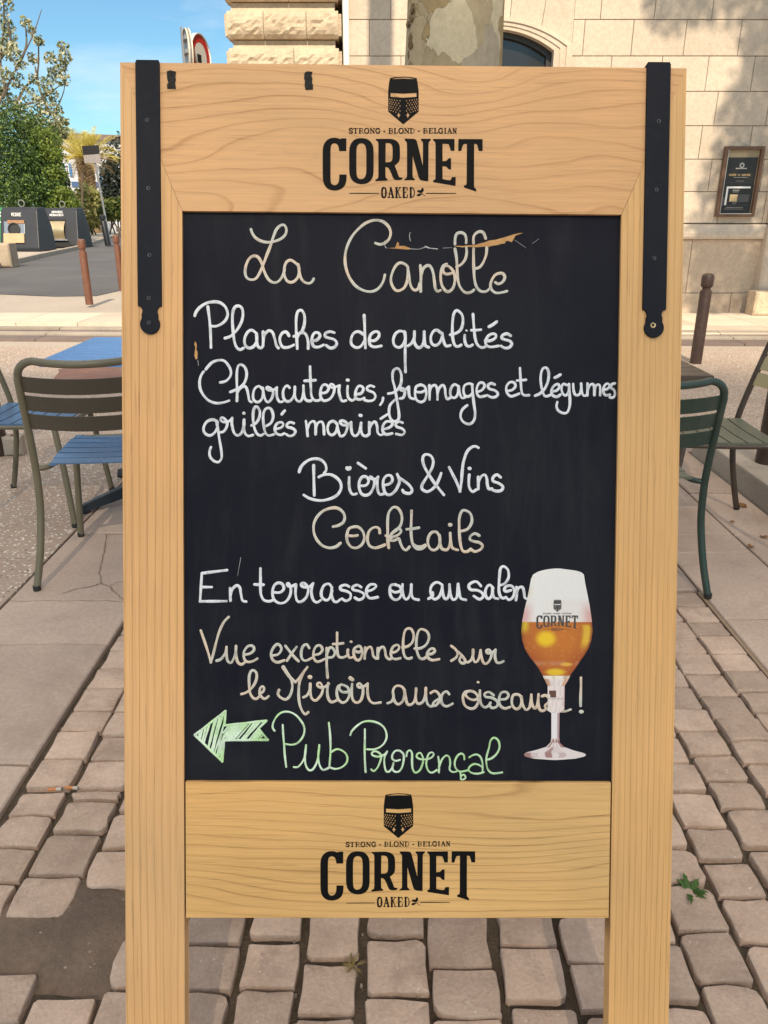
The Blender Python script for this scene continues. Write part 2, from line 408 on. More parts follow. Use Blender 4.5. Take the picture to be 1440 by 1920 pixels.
S['planches'] = (350, 550, """65,200 80,160 120,115 180,80 250,68 310,80 355,120 375,180 360,235 320,275 270,298 225,298
188,115 200,200 210,300 215,400 218,500
350,412 400,395 440,360 480,310 510,245 520,180 510,130 480,108 445,118 425,165 420,240 425,330 435,420 455,490 490,520 525,505
640,360 600,335 560,360 535,420 540,475 575,505 620,490 650,440 650,370
645,370 650,440 662,490 690,505 712,480
710,350 712,420 708,490
712,420 730,370 765,340 800,360 820,420 835,480 855,505
955,390 930,355 895,360 870,400 870,450 895,495 935,500 970,490 1000,475
1000,395 1040,380 1080,340 1100,270 1100,200 1080,155 1060,148 1035,165 1022,230 1022,330 1028,430 1032,510
1028,410 1050,370 1090,360 1120,390 1135,450 1135,510
1175,435 1215,430 1245,395 1235,365 1200,360 1175,395 1170,450 1190,490 1235,495 1280,475
1380,360 1340,350 1300,365 1295,395 1330,410 1380,425 1405,460 1385,495 1345,505 1305,480""")
S['de qua'] = (600, 550, """405,375 360,350 315,365 290,420 295,470 335,500 380,490 415,440
413,195 418,300 420,400 425,505
460,432 510,435 550,400 550,360 515,350 475,380 462,430 470,475 510,495 575,485
780,350 745,345 705,375 688,430 700,480 740,500 775,480 800,430 800,360
793,350 803,430 800,520 800,620 803,730
825,485 860,460 885,410 888,350
888,350 885,400 890,460 920,500 955,490 975,440 980,350
980,350 982,420 990,480 1022,498
1140,365 1100,335 1065,350 1042,400 1050,460 1085,480 1125,455 1150,390 1150,365
1150,365 1160,430 1185,485 1225,480
1225,380 1280,365 1325,330 1345,260 1335,190 1290,150 1260,180 1248,250 1245,340 1250,420 1270,480 1300,490 1330,475""")
S['lites'] = (730, 570, """712,285 712,330 725,375 755,390 785,375
727,240 730,241 *4
790,85 795,160 802,240 810,310 830,370 870,400 910,390
775,238 820,236 865,232
905,335 955,335 1000,310 1005,280 975,270 935,290 910,335 915,375 955,395 1030,385
940,205 980,182 1015,155
1145,290 1110,270 1070,285 1060,310 1090,325 1140,340 1155,370 1130,400 1090,405 1055,385""")
S['charcut'] = (360, 660, """255,280 310,265 350,220 355,170 330,115 290,75 240,70 180,90 140,130 118,158
98,178 70,225 60,290 70,350 105,410 155,455 220,475 280,470 338,452
350,370 400,350 450,320 490,270 505,200 490,140 455,112 425,125 412,190 412,280 415,370 413,455
413,385 440,340 485,315 510,350 520,400 530,450 550,465
650,340 620,315 580,340 565,400 575,450 615,465 650,430 660,370 655,330
655,330 668,400 685,450 710,465 740,432 755,380 740,342 702,322 692,335 715,352 765,348 790,328
790,328 787,385 795,430 815,462 845,460
910,330 885,310 855,340 848,390 860,440 895,460 930,440 955,390 960,320
960,320 960,400 975,445 1005,460 1030,430 1040,370 1040,310
1040,310 1045,390 1060,440 1090,455 1115,450
1103,130 1105,220 1110,320 1115,400 1140,445 1180,450 1205,435
1050,265 1100,262 1155,258""")
S['eries from'] = (600, 670, """0,330 50,325 78,290 60,255 25,255 3,300 2,360 20,395 50,402 95,380 125,330 132,270 105,245 90,258 110,280 155,268 182,258
182,258 175,305 185,360 205,405 242,400
258,265 255,320 265,375 300,400 332,378
255,207 261,208 *7
330,340 380,335 405,300 395,270 360,265 335,310 330,360 345,385 380,390 415,375
505,270 470,260 440,280 450,305 500,325 520,360 500,395 455,405 415,395
592,375 585,410 565,440
640,335 690,325 735,290 762,230 762,150 740,105 710,100 685,130 682,200 700,270 715,350 730,440 742,530 735,580 700,598 665,575 648,520 655,450 690,405 725,380
752,382 782,372 797,330 785,290 757,285 762,305 800,300 835,270
835,270 835,320 845,370 882,385
950,250 905,270 893,330 905,390 945,415 985,395 1000,330 985,270 945,252
900,318 950,322 990,305
1028,255 1030,320 1030,390
1030,330 1045,275 1080,255 1100,285 1105,340 1105,390
1105,340 1120,285 1155,255 1175,285 1180,340 1195,385 1225,375
1300,265 1265,248 1235,280 1225,330 1240,370 1275,370 1300,330 1305,270
1305,265 1315,330 1335,375 1372,368
1435,250 1400,240 1360,260 1350,310 1365,355 1405,360 1435,330
1432,250 1438,340 1450,440 1460,520 1450,585 1415,620 1370,615 1335,585 1322,540 1340,485 1385,445""")
S['ges et leg'] = (880, 670, """80,320 125,300 150,260 130,232 95,240 75,290 80,340 105,365 160,355
245,250 210,238 180,260 195,290 245,305 275,335 255,365 215,370 175,350
360,310 410,300 440,265 425,230 385,230 355,270 360,325 395,360 440,350 475,335
483,95 487,170 492,250 500,320 520,350 570,350
455,212 500,209 540,205
625,355 670,335 715,290 745,225 755,160 745,105 720,90 695,105 680,160 680,230 695,310 720,360 765,350
780,315 830,305 855,270 840,245 800,265 780,310 790,350 830,365 865,345
810,185 838,172 865,155
925,255 890,245 875,290 890,340 920,350 945,310 945,245
945,245 950,330 955,400 950,460 930,510 895,520 850,500 828,460 835,415
985,245 990,310 1010,350 1045,340 1060,290 1060,240
1060,240 1068,320 1085,355 1110,350
1120,240 1120,300 1118,355
1120,310 1140,260 1170,245 1185,280 1185,350
1185,310 1200,260 1230,250 1240,290 1240,350
1270,300 1310,290 1330,260 1305,240 1275,270 1270,320 1290,350 1330,345
1378,238 1348,250 1342,280 1370,300 1380,340 1362,372 1330,370""")
S['grilles'] = (360, 750, """225,195 180,180 130,200 100,250 105,300 150,330 195,310 225,260 230,200
222,200 235,280 250,380 265,470 268,540 240,580 195,570 160,530 155,480 168,440
260,300 290,290 315,250 320,205 285,165 262,165 262,190 295,205 340,195 370,165
368,165 365,220 380,290 405,325 435,325 465,290 480,230 480,180
480,180 478,250 490,310 520,335 565,325
476,120 481,121 *6
550,235 590,215 620,170 630,110 610,65 585,60 568,100 565,170 575,250 600,310 635,330 665,315
690,240 735,210 755,150 740,90 710,70 675,90 660,150 665,230 680,300 710,330 760,320
780,270 830,255 850,225 830,205 790,220 770,265 785,310 825,325 860,310
835,130 850,112 865,95
950,215 915,205 885,225 890,250 935,262 965,290 945,325 910,335 880,320""")
S['marines'] = (520, 750, """263,195 273,260 280,335
278,270 300,215 335,195 355,230 355,320
355,270 375,215 410,200 430,235 435,320
560,225 525,195 485,210 468,260 480,310 515,325 550,290 560,230
560,230 570,290 590,335 625,325 648,280 655,225 625,195 595,192 586,208 615,232 660,230 690,205
690,205 690,250 700,310 730,335 760,310 775,270 785,210
785,210 785,280 800,325 835,335 857,318
775,140 785,142 *7
862,205 862,270 862,320
862,270 885,220 915,200 935,240 940,300 965,325 992,318
1000,270 1050,255 1080,225 1065,200 1020,200 990,240 990,290 1020,320 1080,310
970,172 1000,152 1035,130
1175,210 1140,200 1110,225 1125,250 1170,265 1195,295 1170,325 1115,315""")
S['bieres'] = (540, 830, """100,275 115,230 155,185 210,155 270,150 320,170 350,210 355,255 335,285
285,322 335,300 400,300 455,330 490,375 495,430 465,485 410,520 330,542 260,540 190,520 145,492
237,210 238,300 240,400 243,495
572,325 570,390 580,450 605,485 640,480
552,238 566,246 578,236 *7.5
680,405 730,400 755,365 740,325 700,320 670,360 665,420 685,475 725,495 770,475 800,420 810,365 790,330 768,318 775,335 815,342 845,320
845,320 835,370 840,440 860,485 900,480
900,400 955,385 980,350 965,310 925,310 895,350 895,420 915,475 955,490 1000,460 1030,410 1045,360 1025,295
1025,297 1045,330 1090,360 1140,400 1165,445 1145,475 1095,470 1075,445
655,190 692,215 728,240""")
S['vins'] = (700, 830, """665,490 620,435 570,370 525,300 480,220 465,160 475,120 505,108 545,125 565,170 555,230 525,290 490,345 460,395 460,435 505,460 550,440 590,400 620,340 640,285
715,230 745,290 785,370 818,458
816,458 830,370 838,270 850,180 880,90 920,45 960,32 990,45
905,300 900,360 905,420 935,460 972,440
904,240 911,241 *7
990,320 990,380 990,435
990,370 1015,320 1050,300 1070,335 1075,390 1090,435 1120,430
1200,325 1165,300 1130,325 1130,360 1180,380 1220,410 1210,445 1160,455 1100,432""")
S['cock'] = (570, 940, """270,240 320,228 365,200 380,150 360,100 310,65 250,65 180,90 125,140 90,210 88,290 115,360 165,415 230,440 295,430 340,395
470,240 420,260 400,320 405,380 440,430 490,440 540,410 565,350 550,285 510,245 470,240
420,325 460,328 500,322
710,300 705,260 670,245 625,265 600,310 595,370 615,420 660,440 710,430 760,410
795,440 785,360 785,270 785,180 795,110 835,58 880,65 910,110 920,170 905,230 870,270 830,300 795,350
790,370 830,340 880,320 912,285 890,260 850,280 800,340
768,325 775,328
800,372 850,370 890,352 905,395 930,445 960,460 992,430
1010,90 1008,180 1005,260 1010,350 1025,410 1060,447 1105,447 1142,420
1025,405 1060,425 1105,428 1140,412
965,265 1020,260 1080,250
1270,325 1245,290 1200,295 1170,340 1165,400 1190,450 1230,460 1265,430 1280,370 1275,320""")
S['tails'] = (700, 940, """622,320 630,400 645,445 685,460 710,440 725,380 725,300
725,300 730,380 745,440 795,460
721,222 730,223 *7.5
830,282 885,265 920,220 930,165 910,110 855,85 825,110 810,170 810,260 815,350 825,420 845,470 885,475 920,450
1000,325 960,305 920,325 910,360 950,380 1000,390 1030,420 1010,455 960,475 922,455""")
S['en terr'] = (350, 1050, """370,100 250,115 132,130 !
132,130 115,395 !
115,395 365,393 !
125,260 225,260 !
398,270 400,330 402,390
402,340 420,280 460,245 490,265 500,320 515,385 550,397
685,85 685,170 685,260 690,330 715,380 760,395 800,385
628,235 672,237 715,238
810,310 870,310 905,275 890,230 845,222 810,255 798,320 815,380 865,412 920,400 960,350 972,285 955,228 935,228 945,250 980,252 1020,235
1020,235 1015,310 1025,375 1050,400 1090,385 1125,340 1135,270 1105,228 1075,225 1072,248 1110,262 1150,255 1182,225
1180,225 1165,300 1180,375 1215,405 1252,385
1360,265 1330,230 1285,245 1260,300 1265,355 1305,385 1340,360 1360,290""")
S['asse ou'] = (590, 1050, """158,265 155,330 175,390 205,400 237,378
320,255 285,240 240,255 245,285 300,300 335,325 330,370 290,390 255,370
435,260 395,240 355,260 360,285 420,300 460,325 455,360 415,380 375,360
490,300 540,285 575,255 560,235 515,240 485,285 490,335 520,365 592,355
760,235 715,245 705,300 720,355 760,380 800,360 815,310 800,255 760,240
715,290 755,310 805,298
825,235 825,300 840,360 865,375 890,345 905,290 908,235
908,235 910,310 925,365 978,380""")
S['au salon'] = (780, 1050, """160,310 160,345 120,370
245,235 200,215 155,240 138,290 150,350 180,375 220,350 245,290 250,240
248,240 255,310 270,365 300,365 315,310 318,235
318,235 325,320 350,378 385,360 395,300 400,230
400,230 410,310 425,365 475,382
615,250 575,210 525,220 500,250 520,285 580,290 625,315 635,350 600,375 548,345
730,270 700,240 670,260 655,310 665,355 690,370 715,340 725,270
725,270 725,320 740,360 775,370
790,245 840,225 875,170 870,100 830,65 800,85 790,150 785,230 785,300 800,350 825,365 850,355
850,355 880,380 920,350 930,290 905,250 860,250 835,280 850,300 900,290
950,260 955,320 945,383
950,320 970,270 1005,260 1020,300 1030,360 1062,373""")
S['vue exc'] = (350, 1150, """122,170 150,250 180,340 210,440 218,470
217,470 240,390 270,270 300,170 340,90 385,42
270,455 310,440 350,390 365,325
365,325 365,400 375,455 405,475 430,440 450,380 455,315
455,315 455,400 470,465 505,490 542,465
530,400 590,385 625,350 610,315 565,320 530,370 530,430 560,465 610,460 655,435
800,405 850,395 882,350 870,312 840,300 805,335 785,390 800,445 845,470 910,450
920,315 960,365 1005,420 1045,460
1025,325 985,380 935,455
1145,335 1120,300 1085,320 1070,370 1075,430 1110,455 1165,430
1190,400 1240,390 1270,350 1245,310 1205,325 1185,380 1190,435 1225,465 1287,440""")
S['ptionnelle'] = (580, 1160, """160,285 160,360 160,450 168,565
165,330 185,285 215,285 237,330 215,370 170,375
258,140 258,220 258,300 270,360 305,375 347,360
220,248 265,246 315,240
360,300 358,340 375,375 402,372
388,225 393,226 *5
460,265 420,290 415,340 430,385 460,400 485,375 495,320 480,275 460,265
425,310 460,325 492,310
522,280 520,330 518,385
520,340 540,290 575,275 590,310 600,360 627,385
642,285 642,330 642,385
640,340 660,290 695,275 710,310 720,365 750,390 775,380
775,330 820,315 845,280 825,255 785,275 765,330 775,375 810,390 855,380
875,280 930,265 970,225 980,160 960,110 930,100 900,120 885,180 880,260 885,330 905,375 935,385 962,375
990,290 1050,285 1100,250 1125,190 1110,135 1065,108 1030,120 1010,180 1005,260 1015,330 1040,380 1075,385 1105,365
1105,340 1150,340 1180,315 1165,290 1130,300 1105,345 1125,385 1165,400 1220,390""")
S['sur'] = (780, 1180, """335,165 360,185
345,172 378,200 395,235 380,275 335,305
378,205 420,240 460,290 465,322 435,328 412,300 425,270
490,320 520,300 540,250 540,200
540,200 540,270 555,315 580,310 600,270 612,205
612,205 620,270 640,325 670,330 700,295 715,240 690,203 668,210 675,232 715,232 750,205
752,200 747,260 760,315 790,325 827,310""")
S['le miroir'] = (430, 1240, """105,320 150,305 200,265 240,200 250,135 230,100 200,100 180,145 178,220 185,300 210,350 245,365 275,340
275,315 305,300 320,270 305,245 280,270 280,320 310,360 335,360 362,340
500,65 525,105 552,145 *8
552,148 590,185 615,207
615,207 650,170 690,115 727,65
560,155 580,200 585,260 565,330 525,370 480,355 450,320 462,278
690,115 655,200 645,300 650,390 670,460 705,510 737,488
690,350 725,330 750,280 755,220
755,220 755,300 770,360 805,380 840,350 865,310 872,260 850,215 822,220 830,248 880,258 930,222
925,215 915,290 925,360 955,395 1002,380
748,158 757,159 *8
1050,230 1015,250 1005,310 1020,370 1060,400 1100,380 1125,320 1110,260 1070,235 1040,235 1030,270 1060,300 1112,300
1150,225 1145,300 1155,370 1190,400 1230,380 1250,320 1250,260 1222,220 1200,230 1212,255 1255,250 1297,222
1297,220 1295,300 1310,370 1350,405 1420,398
1132,168 1152,182 *8""")
S['aux oise'] = (700, 1250, """135,355 170,340 190,300 185,240 205,200 240,190 280,210 295,260 280,330 240,365 210,350 190,310
295,230 305,300 320,360 350,370 385,340 400,270 403,215
403,215 400,290 410,350 440,360 475,330 490,270 495,210
495,210 495,290 510,360 540,385 570,375
540,260 580,240 615,265 630,310 610,355 580,380 562,362 590,330 635,310
715,270 690,245 655,265 640,310 650,360 690,385 747,360
910,240 865,250 845,300 860,370 910,405 960,395 990,340 980,280 940,245 890,245 870,275 900,310 950,325 990,308
1005,235 1005,310 1020,370 1055,395 1090,375 1105,350
985,157 990,158 *5
1135,280 1090,250 1050,265 1060,295 1120,305 1170,340 1165,385 1120,400 1095,375
1195,320 1250,315 1275,280 1250,250 1205,260 1185,320 1195,375 1240,405 1292,390""")
S['aux'] = (840, 1260, """695,250 670,225 620,230 605,290 620,340 655,360 690,330 700,260
695,240 705,310 735,365 770,350 785,290 790,225
790,225 795,300 815,350 845,330 858,220
858,220 855,300 870,365 900,377 930,360
890,240 925,230 948,248
930,360 920,330 945,305
930,352 950,366 978,375
1068,380 1110,382 1160,365
1258,65 1258,150 1255,240 1255,330
1254,385 1268,386 *7""")
S['pub'] = (500, 1320, """68,265 50,235 55,190 85,135 130,95 190,85 250,105 300,150 340,210 350,270 330,330 285,380 230,397 175,390
145,210 150,300 158,400 165,500 178,605
250,608 290,605 330,560 355,500 365,400
365,400 355,500 360,580 385,630 420,635 455,590 480,510 490,400
490,400 480,500 490,580 520,632 560,625 585,610
580,190 590,280 595,380 595,480 585,605
585,608 640,625 700,610 745,570 755,520 735,475 690,445 650,440 605,465
783,305 800,265 850,215 910,180 980,175 1050,195 1100,235 1125,300 1115,360 1075,410 1010,440 940,440
920,250 920,340 918,440 920,550 927,655""")
S['rovencal'] = (680, 1330, """80,580 105,595 140,560 165,500 175,450 140,415 105,410 85,430 100,450 150,460 205,440 230,410
230,410 205,470 205,540 220,595 250,600 280,560 290,520
350,490 310,500 280,480 280,440 310,405 350,405 385,440 385,500 370,560 340,600 300,600 280,570 290,520
412,455 420,415 445,400 465,430 465,500 470,570 495,610 535,590 560,540 570,480 545,425 515,435 510,465 550,485 600,485
600,485 645,470 670,440 655,420 625,430 605,480 600,540 620,595 655,610 700,585
712,460 720,530 718,610
718,560 745,490 785,450 815,465 825,520 820,580 850,605 882,600
958,485 955,450 930,430 895,450 870,500 870,550 895,590 930,600 985,590
920,605 925,640 925,670
925,640 955,630 970,660 940,677
1005,465 1040,445 1080,440 1115,470 1130,530 1130,590
1130,560 1090,535 1045,530 1005,560 1000,590 1035,615 1090,620 1140,605
1165,490 1215,475 1265,430 1290,370 1280,310 1240,280 1205,310 1190,380 1170,450 1165,510 1180,580 1220,615 1270,615 1315,608""")

def pen(name, core, edge, mixv=None):
    t = NT(name); a = t.n('Attribute', attribute_name='across')
    v = t.coord(); n = t.noise(v, 22, 3)
    c = t.mix(t.ramp(n, [(.40, 0.0), (.60, 1.0)]), edge, mixv or edge)
    c = t.mix(t.ramp(a.outputs['Fac'], [(.62, 0.0), (1.0, 1.0)]), c, core)
    fine = t.noise(v, 500, 3, .7); wear = t.noise(v, 75, 4, .65)
    c = t.mix(1.0, c, t.ramp(fine, [(.3, .84), (.7, 1.06)]), 'MULTIPLY')
    c = t.mix(1.0, c, t.ramp(wear, [(.30, .62), (.50, 1.0)]), 'MULTIPLY')
    return t.out(c, .62, None, 0, .3)
m_white = pen('white_paint_pen', (.70,.72,.76), (.74,.74,.77), (.70,.71,.75))
m_beige = pen('beige_paint_pen', (.52,.50,.46), (.74,.56,.42), (.58,.57,.50))
m_green = pen('green_paint_pen', (.62,.80,.52), (.40,.66,.30), (.66,.80,.66))
rnd = random.Random(5)
PXM = 1/ (FPX/BD)                                    # metres per photo pixel on the board
def letter(label, keys, mat, wd):
    mb = MB(); k = 0
    for key in keys:
        ox, oy, s = S[key]
        for line in s.strip().split('\n'):
            tk = line.split(); ww = wd; sm_ = True; pts = []
            for q in tk:
                if q == '!': sm_ = False
                elif q[0] == '*': ww = float(q[1:])
                else:
                    x, y = q.split(','); pts.append(B(ox+float(x)/5, oy+float(y)/5))
            ribbon(mb, pts, ww*.94*PXM, REC-.00005-.00002*(k % 5), .00055+.00004*(k % 3), 1.6*PXM, sm_, rnd); k += 1
    o = mb.build('handwriting', mat, board, smooth='all', attr='across', autos=False); o['label'] = label; return o
letter('washed out beige heading La Canolle', ['la', 'nolle'], m_beige, 5.3)
letter('white line Planches de qualités', ['planches', 'de qua', 'lites'], m_white, 5.6)
letter('white line Charcuteries, fromages et légumes', ['charcut', 'eries from', 'ges et leg'], m_white, 5.2)
letter('white line grillés marinés', ['grilles', 'marines'], m_white, 5.2)
letter('white line Bières & Vins', ['bieres', 'vins'], m_white, 5.6)
letter('beige line Cocktails', ['cock', 'tails'], m_beige, 5.5)
letter('white line En terrasse ou au salon', ['en terr', 'asse ou', 'au salon'], m_white, 5.4)
letter('beige line Vue exceptionnelle sur', ['vue exc', 'ptionnelle', 'sur'], m_beige, 5.2)
letter('beige line le Miroir aux oiseaux !', ['le miroir', 'aux oise', 'aux'], m_beige, 5.2)
letter('thin green line Pub Provençal', ['pub', 'rovencal'], m_green, 4.0)
# hatched green arrow
mb = MB(); A = [(65,305),(355,80),(345,215),(740,170),(665,245),(755,350),(340,355),(325,555)]
def inside(p, poly):
    c = False
    for i in range(len(poly)):
        (x1,y1),(x2,y2) = poly[i-1], poly[i]
        if (y1 > p[1]) != (y2 > p[1]) and p[0] < (x2-x1)*(p[1]-y1)/(y2-y1)+x1: c = not c
    return c
bp = lambda p: B(350+p[0]/5, 1320+p[1]/5)
for i in range(len(A)): ribbon(mb, [bp(A[i-1]), bp(A[i])], 4.6*PXM, REC-.0001-.00002*i, .0006, 1.5*PXM, False, rnd)
def hatch(poly, ang, gap, wmin, wmax):
    dx, dy = math.cos(ang), math.sin(ang); k = 0; o = -500.0
    while o < 900:
        o += gap*rnd.uniform(.75, 1.25); a2 = rnd.uniform(-.06, .06); run = []
        for s in range(-200, 900, 6):
            p = (o+s*math.cos(ang+a2), 60+s*math.sin(ang+a2))
            if inside(p, poly): run.append(p)
            elif run:
                if len(run) > 3: ribbon(mb, [bp(run[0]), bp(run[-1])], rnd.uniform(wmin, wmax)*PXM, REC-.00004-.00003*(k % 4), .0004, 1.5*PXM, False, rnd); k += 1
                run = []
hatch([(75,305),(350,95),(335,330),(322,540)], R(105), 19, 2.6, 4.0)
hatch([(335,225),(730,175),(655,245),(740,345),(330,350)], R(130), 19, 2.8, 4.2)
o = mb.build('drawn_arrow', m_green, board, smooth='all', attr='across', autos=False); o['label'] = 'pale green hatched arrow pointing left'

# ------------------------------------------------------------------ torn paint and scratches on the blackboard
m_tear = stone('torn_hardboard', (.42,.20,.07), (.62,.36,.16), 60, 400, .6, .9, dist=.001)
m_scr = paint('scratch_white', (.55,.55,.55), .7)
b7 = lambda x, y: B(700+x/5, 400+y/5)
mb = MB(); mb.flat([[b7(*p) for p in [(755,296),(800,290),(850,292),(900,284),(955,284),(1010,266),(1055,256),(1090,240),(1150,234),(1180,225),(1230,212),(1270,200),(1330,180),(1380,170),(1415,168),(1375,182),(1340,195),(1325,225),(1305,257),(1275,244),(1250,246),(1240,268),(1205,272),(1180,281),(1120,290),(1080,303),(1040,298),(980,304),(900,300),(840,304),(800,298)]]], REC-.00012); o = mb.build('torn_patch', m_tear, board, autos=False); o['label'] = 'long ragged tear baring brown hardboard'
mb = MB(); mb.flat([[b7(*p) for p in [(130,312),(205,308),(215,285),(225,252),(240,262),(243,292),(290,290),(320,302),(345,310),(340,325),(270,322),(210,316)]]], REC-.00012); o = mb.build('torn_patch', m_tear, board, autos=False); o['label'] = 'small ragged tear right of the letter C'
b3 = lambda x, y: B(350+x/5, 550+y/5)
mb = MB(); mb.flat([[b3(*p) for p in [(60,470),(68,440),(80,455),(85,485),(80,520),(92,540),(90,605),(75,612),(62,580),(66,530),(72,500)]]], REC-.00012)
o = mb.build('torn_patch', m_tear, board, autos=False); o['label'] = 'narrow tear beside the left stile'
for pts, wd in ((([(345,318),(420,323),(470,310),(505,300),(530,312),(600,320)]), 1.1), ([(490,295),(508,305),(518,312)], 1.8), ([(560,316),(605,320)], 1.7), ([(660,312),(740,308)], .8), ([(348,165),(340,200),(350,245)], .9), ([(105,245),(112,300),(130,312)], 1.0), ([(1330,235),(1440,310)], .5), ([(1500,270),(1560,225)], .5)):
    mb = MB(); ribbon(mb, [b7(*p) for p in pts], wd*PXM, REC-.0003, .0003, 1.5*PXM, True, rnd, .35); mb.build('scratch', m_scr, board, smooth='all', autos=False)
for pts, wd in (([(95,620),(100,670)], .8), ([(470,2650),(500,2480)], .5)):
    mb = MB(); ribbon(mb, [b3(*p) for p in pts], wd*PXM, REC-.0003, .0002, 1.5*PXM, True, rnd, .3); mb.build('scratch', m_scr, board, smooth='all', autos=False)

# ------------------------------------------------------------------ small slab-serif alphabet (strokes in a unit cell: x,y in 0..1, y up)
G = {
'S': ([[(.9,.78),(.75,.97),(.4,1),(.12,.8),(.25,.58),(.7,.43),(.9,.22),(.65,0),(.3,.02),(.1,.22)]], 1, []),
'T': ([[(.5,0),(.5,1)]], 0, [[(.05,.82),(.05,1),(.95,1),(.95,.82)],[(.25,0),(.75,0)]]),
'R': ([[(.22,0),(.22,1)],], 0, [[(.05,0),(.42,0)],[(.05,1),(.55,1),(.82,.88),(.82,.64),(.55,.5),(.25,.5)],[(.5,.5),(.75,.06),(1,.0)]]),
'O': ([[(.5,1),(.18,.9),(.08,.5),(.18,.1),(.5,0),(.82,.1),(.92,.5),(.82,.9),(.5,1)]], 1, []),
'N': ([[(.2,1),(.82,0)]], 0, [[(.2,0),(.2,1)],[(.82,0),(.82,1)],[(.02,0),(.38,0)],[(.02,1),(.22,1)],[(.64,1),(1,1)]]),
'G': ([[(.85,.75),(.7,.97),(.35,.97),(.1,.7),(.1,.3),(.35,.02),(.7,.03),(.85,.18)]], 1, [[(.85,0),(.85,.42)],[(.6,.44),(1,.44)]]),
'-': ([[(.3,.4),(.7,.4)]], 0, []),
'B': ([[(.22,0),(.22,1)],], 0, [[(.05,1),(.55,1),(.82,.88),(.8,.62),(.5,.53),(.25,.53)],[(.5,.53),(.88,.42),(.9,.14),(.6,0),(.05,0)]]),
'L': ([[(.25,0),(.25,1)],], 0, [[(.05,1),(.48,1)],[(.05,0),(.92,0),(.92,.3)]]),
'D': ([[(.22,0),(.22,1)],], 0, [[(.05,1),(.55,1),(.85,.8),(.92,.5),(.85,.2),(.55,0),(.05,0)]]),
'E': ([[(.22,0),(.22,1)],], 0, [[(.05,1),(.88,1),(.88,.75)],[(.25,.53),(.68,.53)],[(.05,0),(.92,0),(.92,.28)]]),
'I': ([[(.5,0),(.5,1)]], 0, [[(.2,0),(.8,0)],[(.2,1),(.8,1)]]),
'A': ([[(.48,1),(.86,0)]], 0, [[(.48,1),(.16,0)],[(.26,.34),(.7,.34)],[(0,0),(.34,0)],[(.64,0),(1,0)]]),
'K': ([[(.22,0),(.22,1)],], 0, [[(.05,0),(.4,0)],[(.05,1),(.4,1)],[(.25,.45),(.8,1)],[(.65,1),(.98,1)],[(.42,.6),(.82,0)],[(.65,0),(1,0)]]),
'V': ([[(.12,1),(.5,0)]], 0, [[(.5,0),(.88,1)],[(0,1),(.3,1)],[(.7,1),(1,1)]]),
'U': ([[(.18,1),(.18,.25),(.35,.02),(.65,.02),(.82,.25),(.82,1)]], 1, []),
'C': ([[(.88,.75),(.7,.97),(.35,.97),(.1,.7),(.1,.3),(.35,.02),(.7,.03),(.9,.22)]], 1, []),
'M': ([[(.12,0),(.12,1)],[(.88,0),(.88,1)]], 0, [[(.12,1),(.5,.25)],[(.5,.25),(.88,1)]]),
}
def word(mb, fr, text, x0, x1, y0, y1, thick, thin, lift, h, spans=None, step=None):
    """letters between x0..x1 (fr maps flat coords to the surface); y0 baseline, y1 cap line"""
    n = len(text); cw = (x1-x0)/n
    k = 0
    for i, ch in enumerate(text):
        if ch == ' ' or ch not in G and ch not in 'ÉÈ': continue
        a, b = spans[i] if spans else (x0+cw*(i+.08), x0+cw*(i+.92))
        acc = ch in 'ÉÈ'; key = 'E' if acc else ch
        fat, smo, slim = G[key]
        P = lambda q: fr(a+(b-a)*q[0], y0+(y1-y0)*q[1])
        L = abs((Vector(fr(x1, y0))-Vector(fr(x0, y0))).length)
        st_ = step or .0006
        for s in fat: ribbon(mb, [P(q) for q in s], thick, lift-.00002*(k % 4), h, st_, bool(smo)); k += 1
        for s in slim: ribbon(mb, [P(q) for q in s], thin, lift-.00002*(k % 4), h, st_, False); k += 1
        if acc: ribbon(mb, [P((.35, 1.18)), P((.7, 1.38))] if ch == 'É' else [P((.35,1.38)), P((.7,1.18))], thin, lift, h, st_, False)

# ------------------------------------------------------------------ printed beer logo (helmet, words, leaf), drawn once in board metres round the helmet tip
t = NT('black_print'); v = t.coord(); wr = t.ramp(t.noise(t.coord(scale=(30, 1, 700)), 1.0, 4, .7), [(.62, 0.0), (.80, .35)])
m_ink = t.out(t.mix(wr, (.004,.0035,.0035), (.07,.04,.02)), .6, None, 0, .12)
tip = B(756, 233.5)
def rel(px, py): a, b = B(px, py); return (a-tip[0], b-tip[1])
LIFT = -.00012
mb = MB()
z16 = lambda x, y: rel(710+x/16, 135+y/16)
holes = [[(380,214),(560,178),(740,166),(930,178),(1110,214),(930,206),(740,199),(560,207)], [(358,630),(740,652),(1135,630),(1135,745),(740,771),(358,745)]]
for side in (0, 1):
    for k in range(3):
        for cx in (335,400,475,550,640):
            s_ = (cx-335)/305; cy = 825+40*s_+k*(125+27*s_); X = cx if not side else 1476-cx
            holes.append([(X-15,cy),(X,cy-28),(X+15,cy),(X,cy+28)])
        for cx in (312,368,437,513,597):
            if cx == 597 and k == 2: continue
            s_ = (cx-312)/285; cy = 888+52*s_+k*(125+25*s_); X = cx if not side else 1476-cx; ww = 15 if cx > 320 else 10
            holes.append([(X-ww,cy),(X,cy-27),(X+ww,cy),(X,cy+27)])
    X = 600 if not side else 876
    holes.append([(X-60,1295),(X-22,1275),(X,1205),(X+22,1275),(X+60,1295),(X+24,1318),(X,1390),(X-24,1318)])
mb.flat([[z16(*p) for p in [(340,185),(500,152),(740,138),(970,152),(1140,185),(1165,300),(1200,560),(1200,1190),(740,1575),(285,1190),(285,560),(312,320)]]]+[[z16(*p) for p in h] for h in holes], LIFT)
za = lambda x, y: rel(600+x/9, 250+y/9); zb = lambda x, y: rel(750+x/9, 250+y/9)
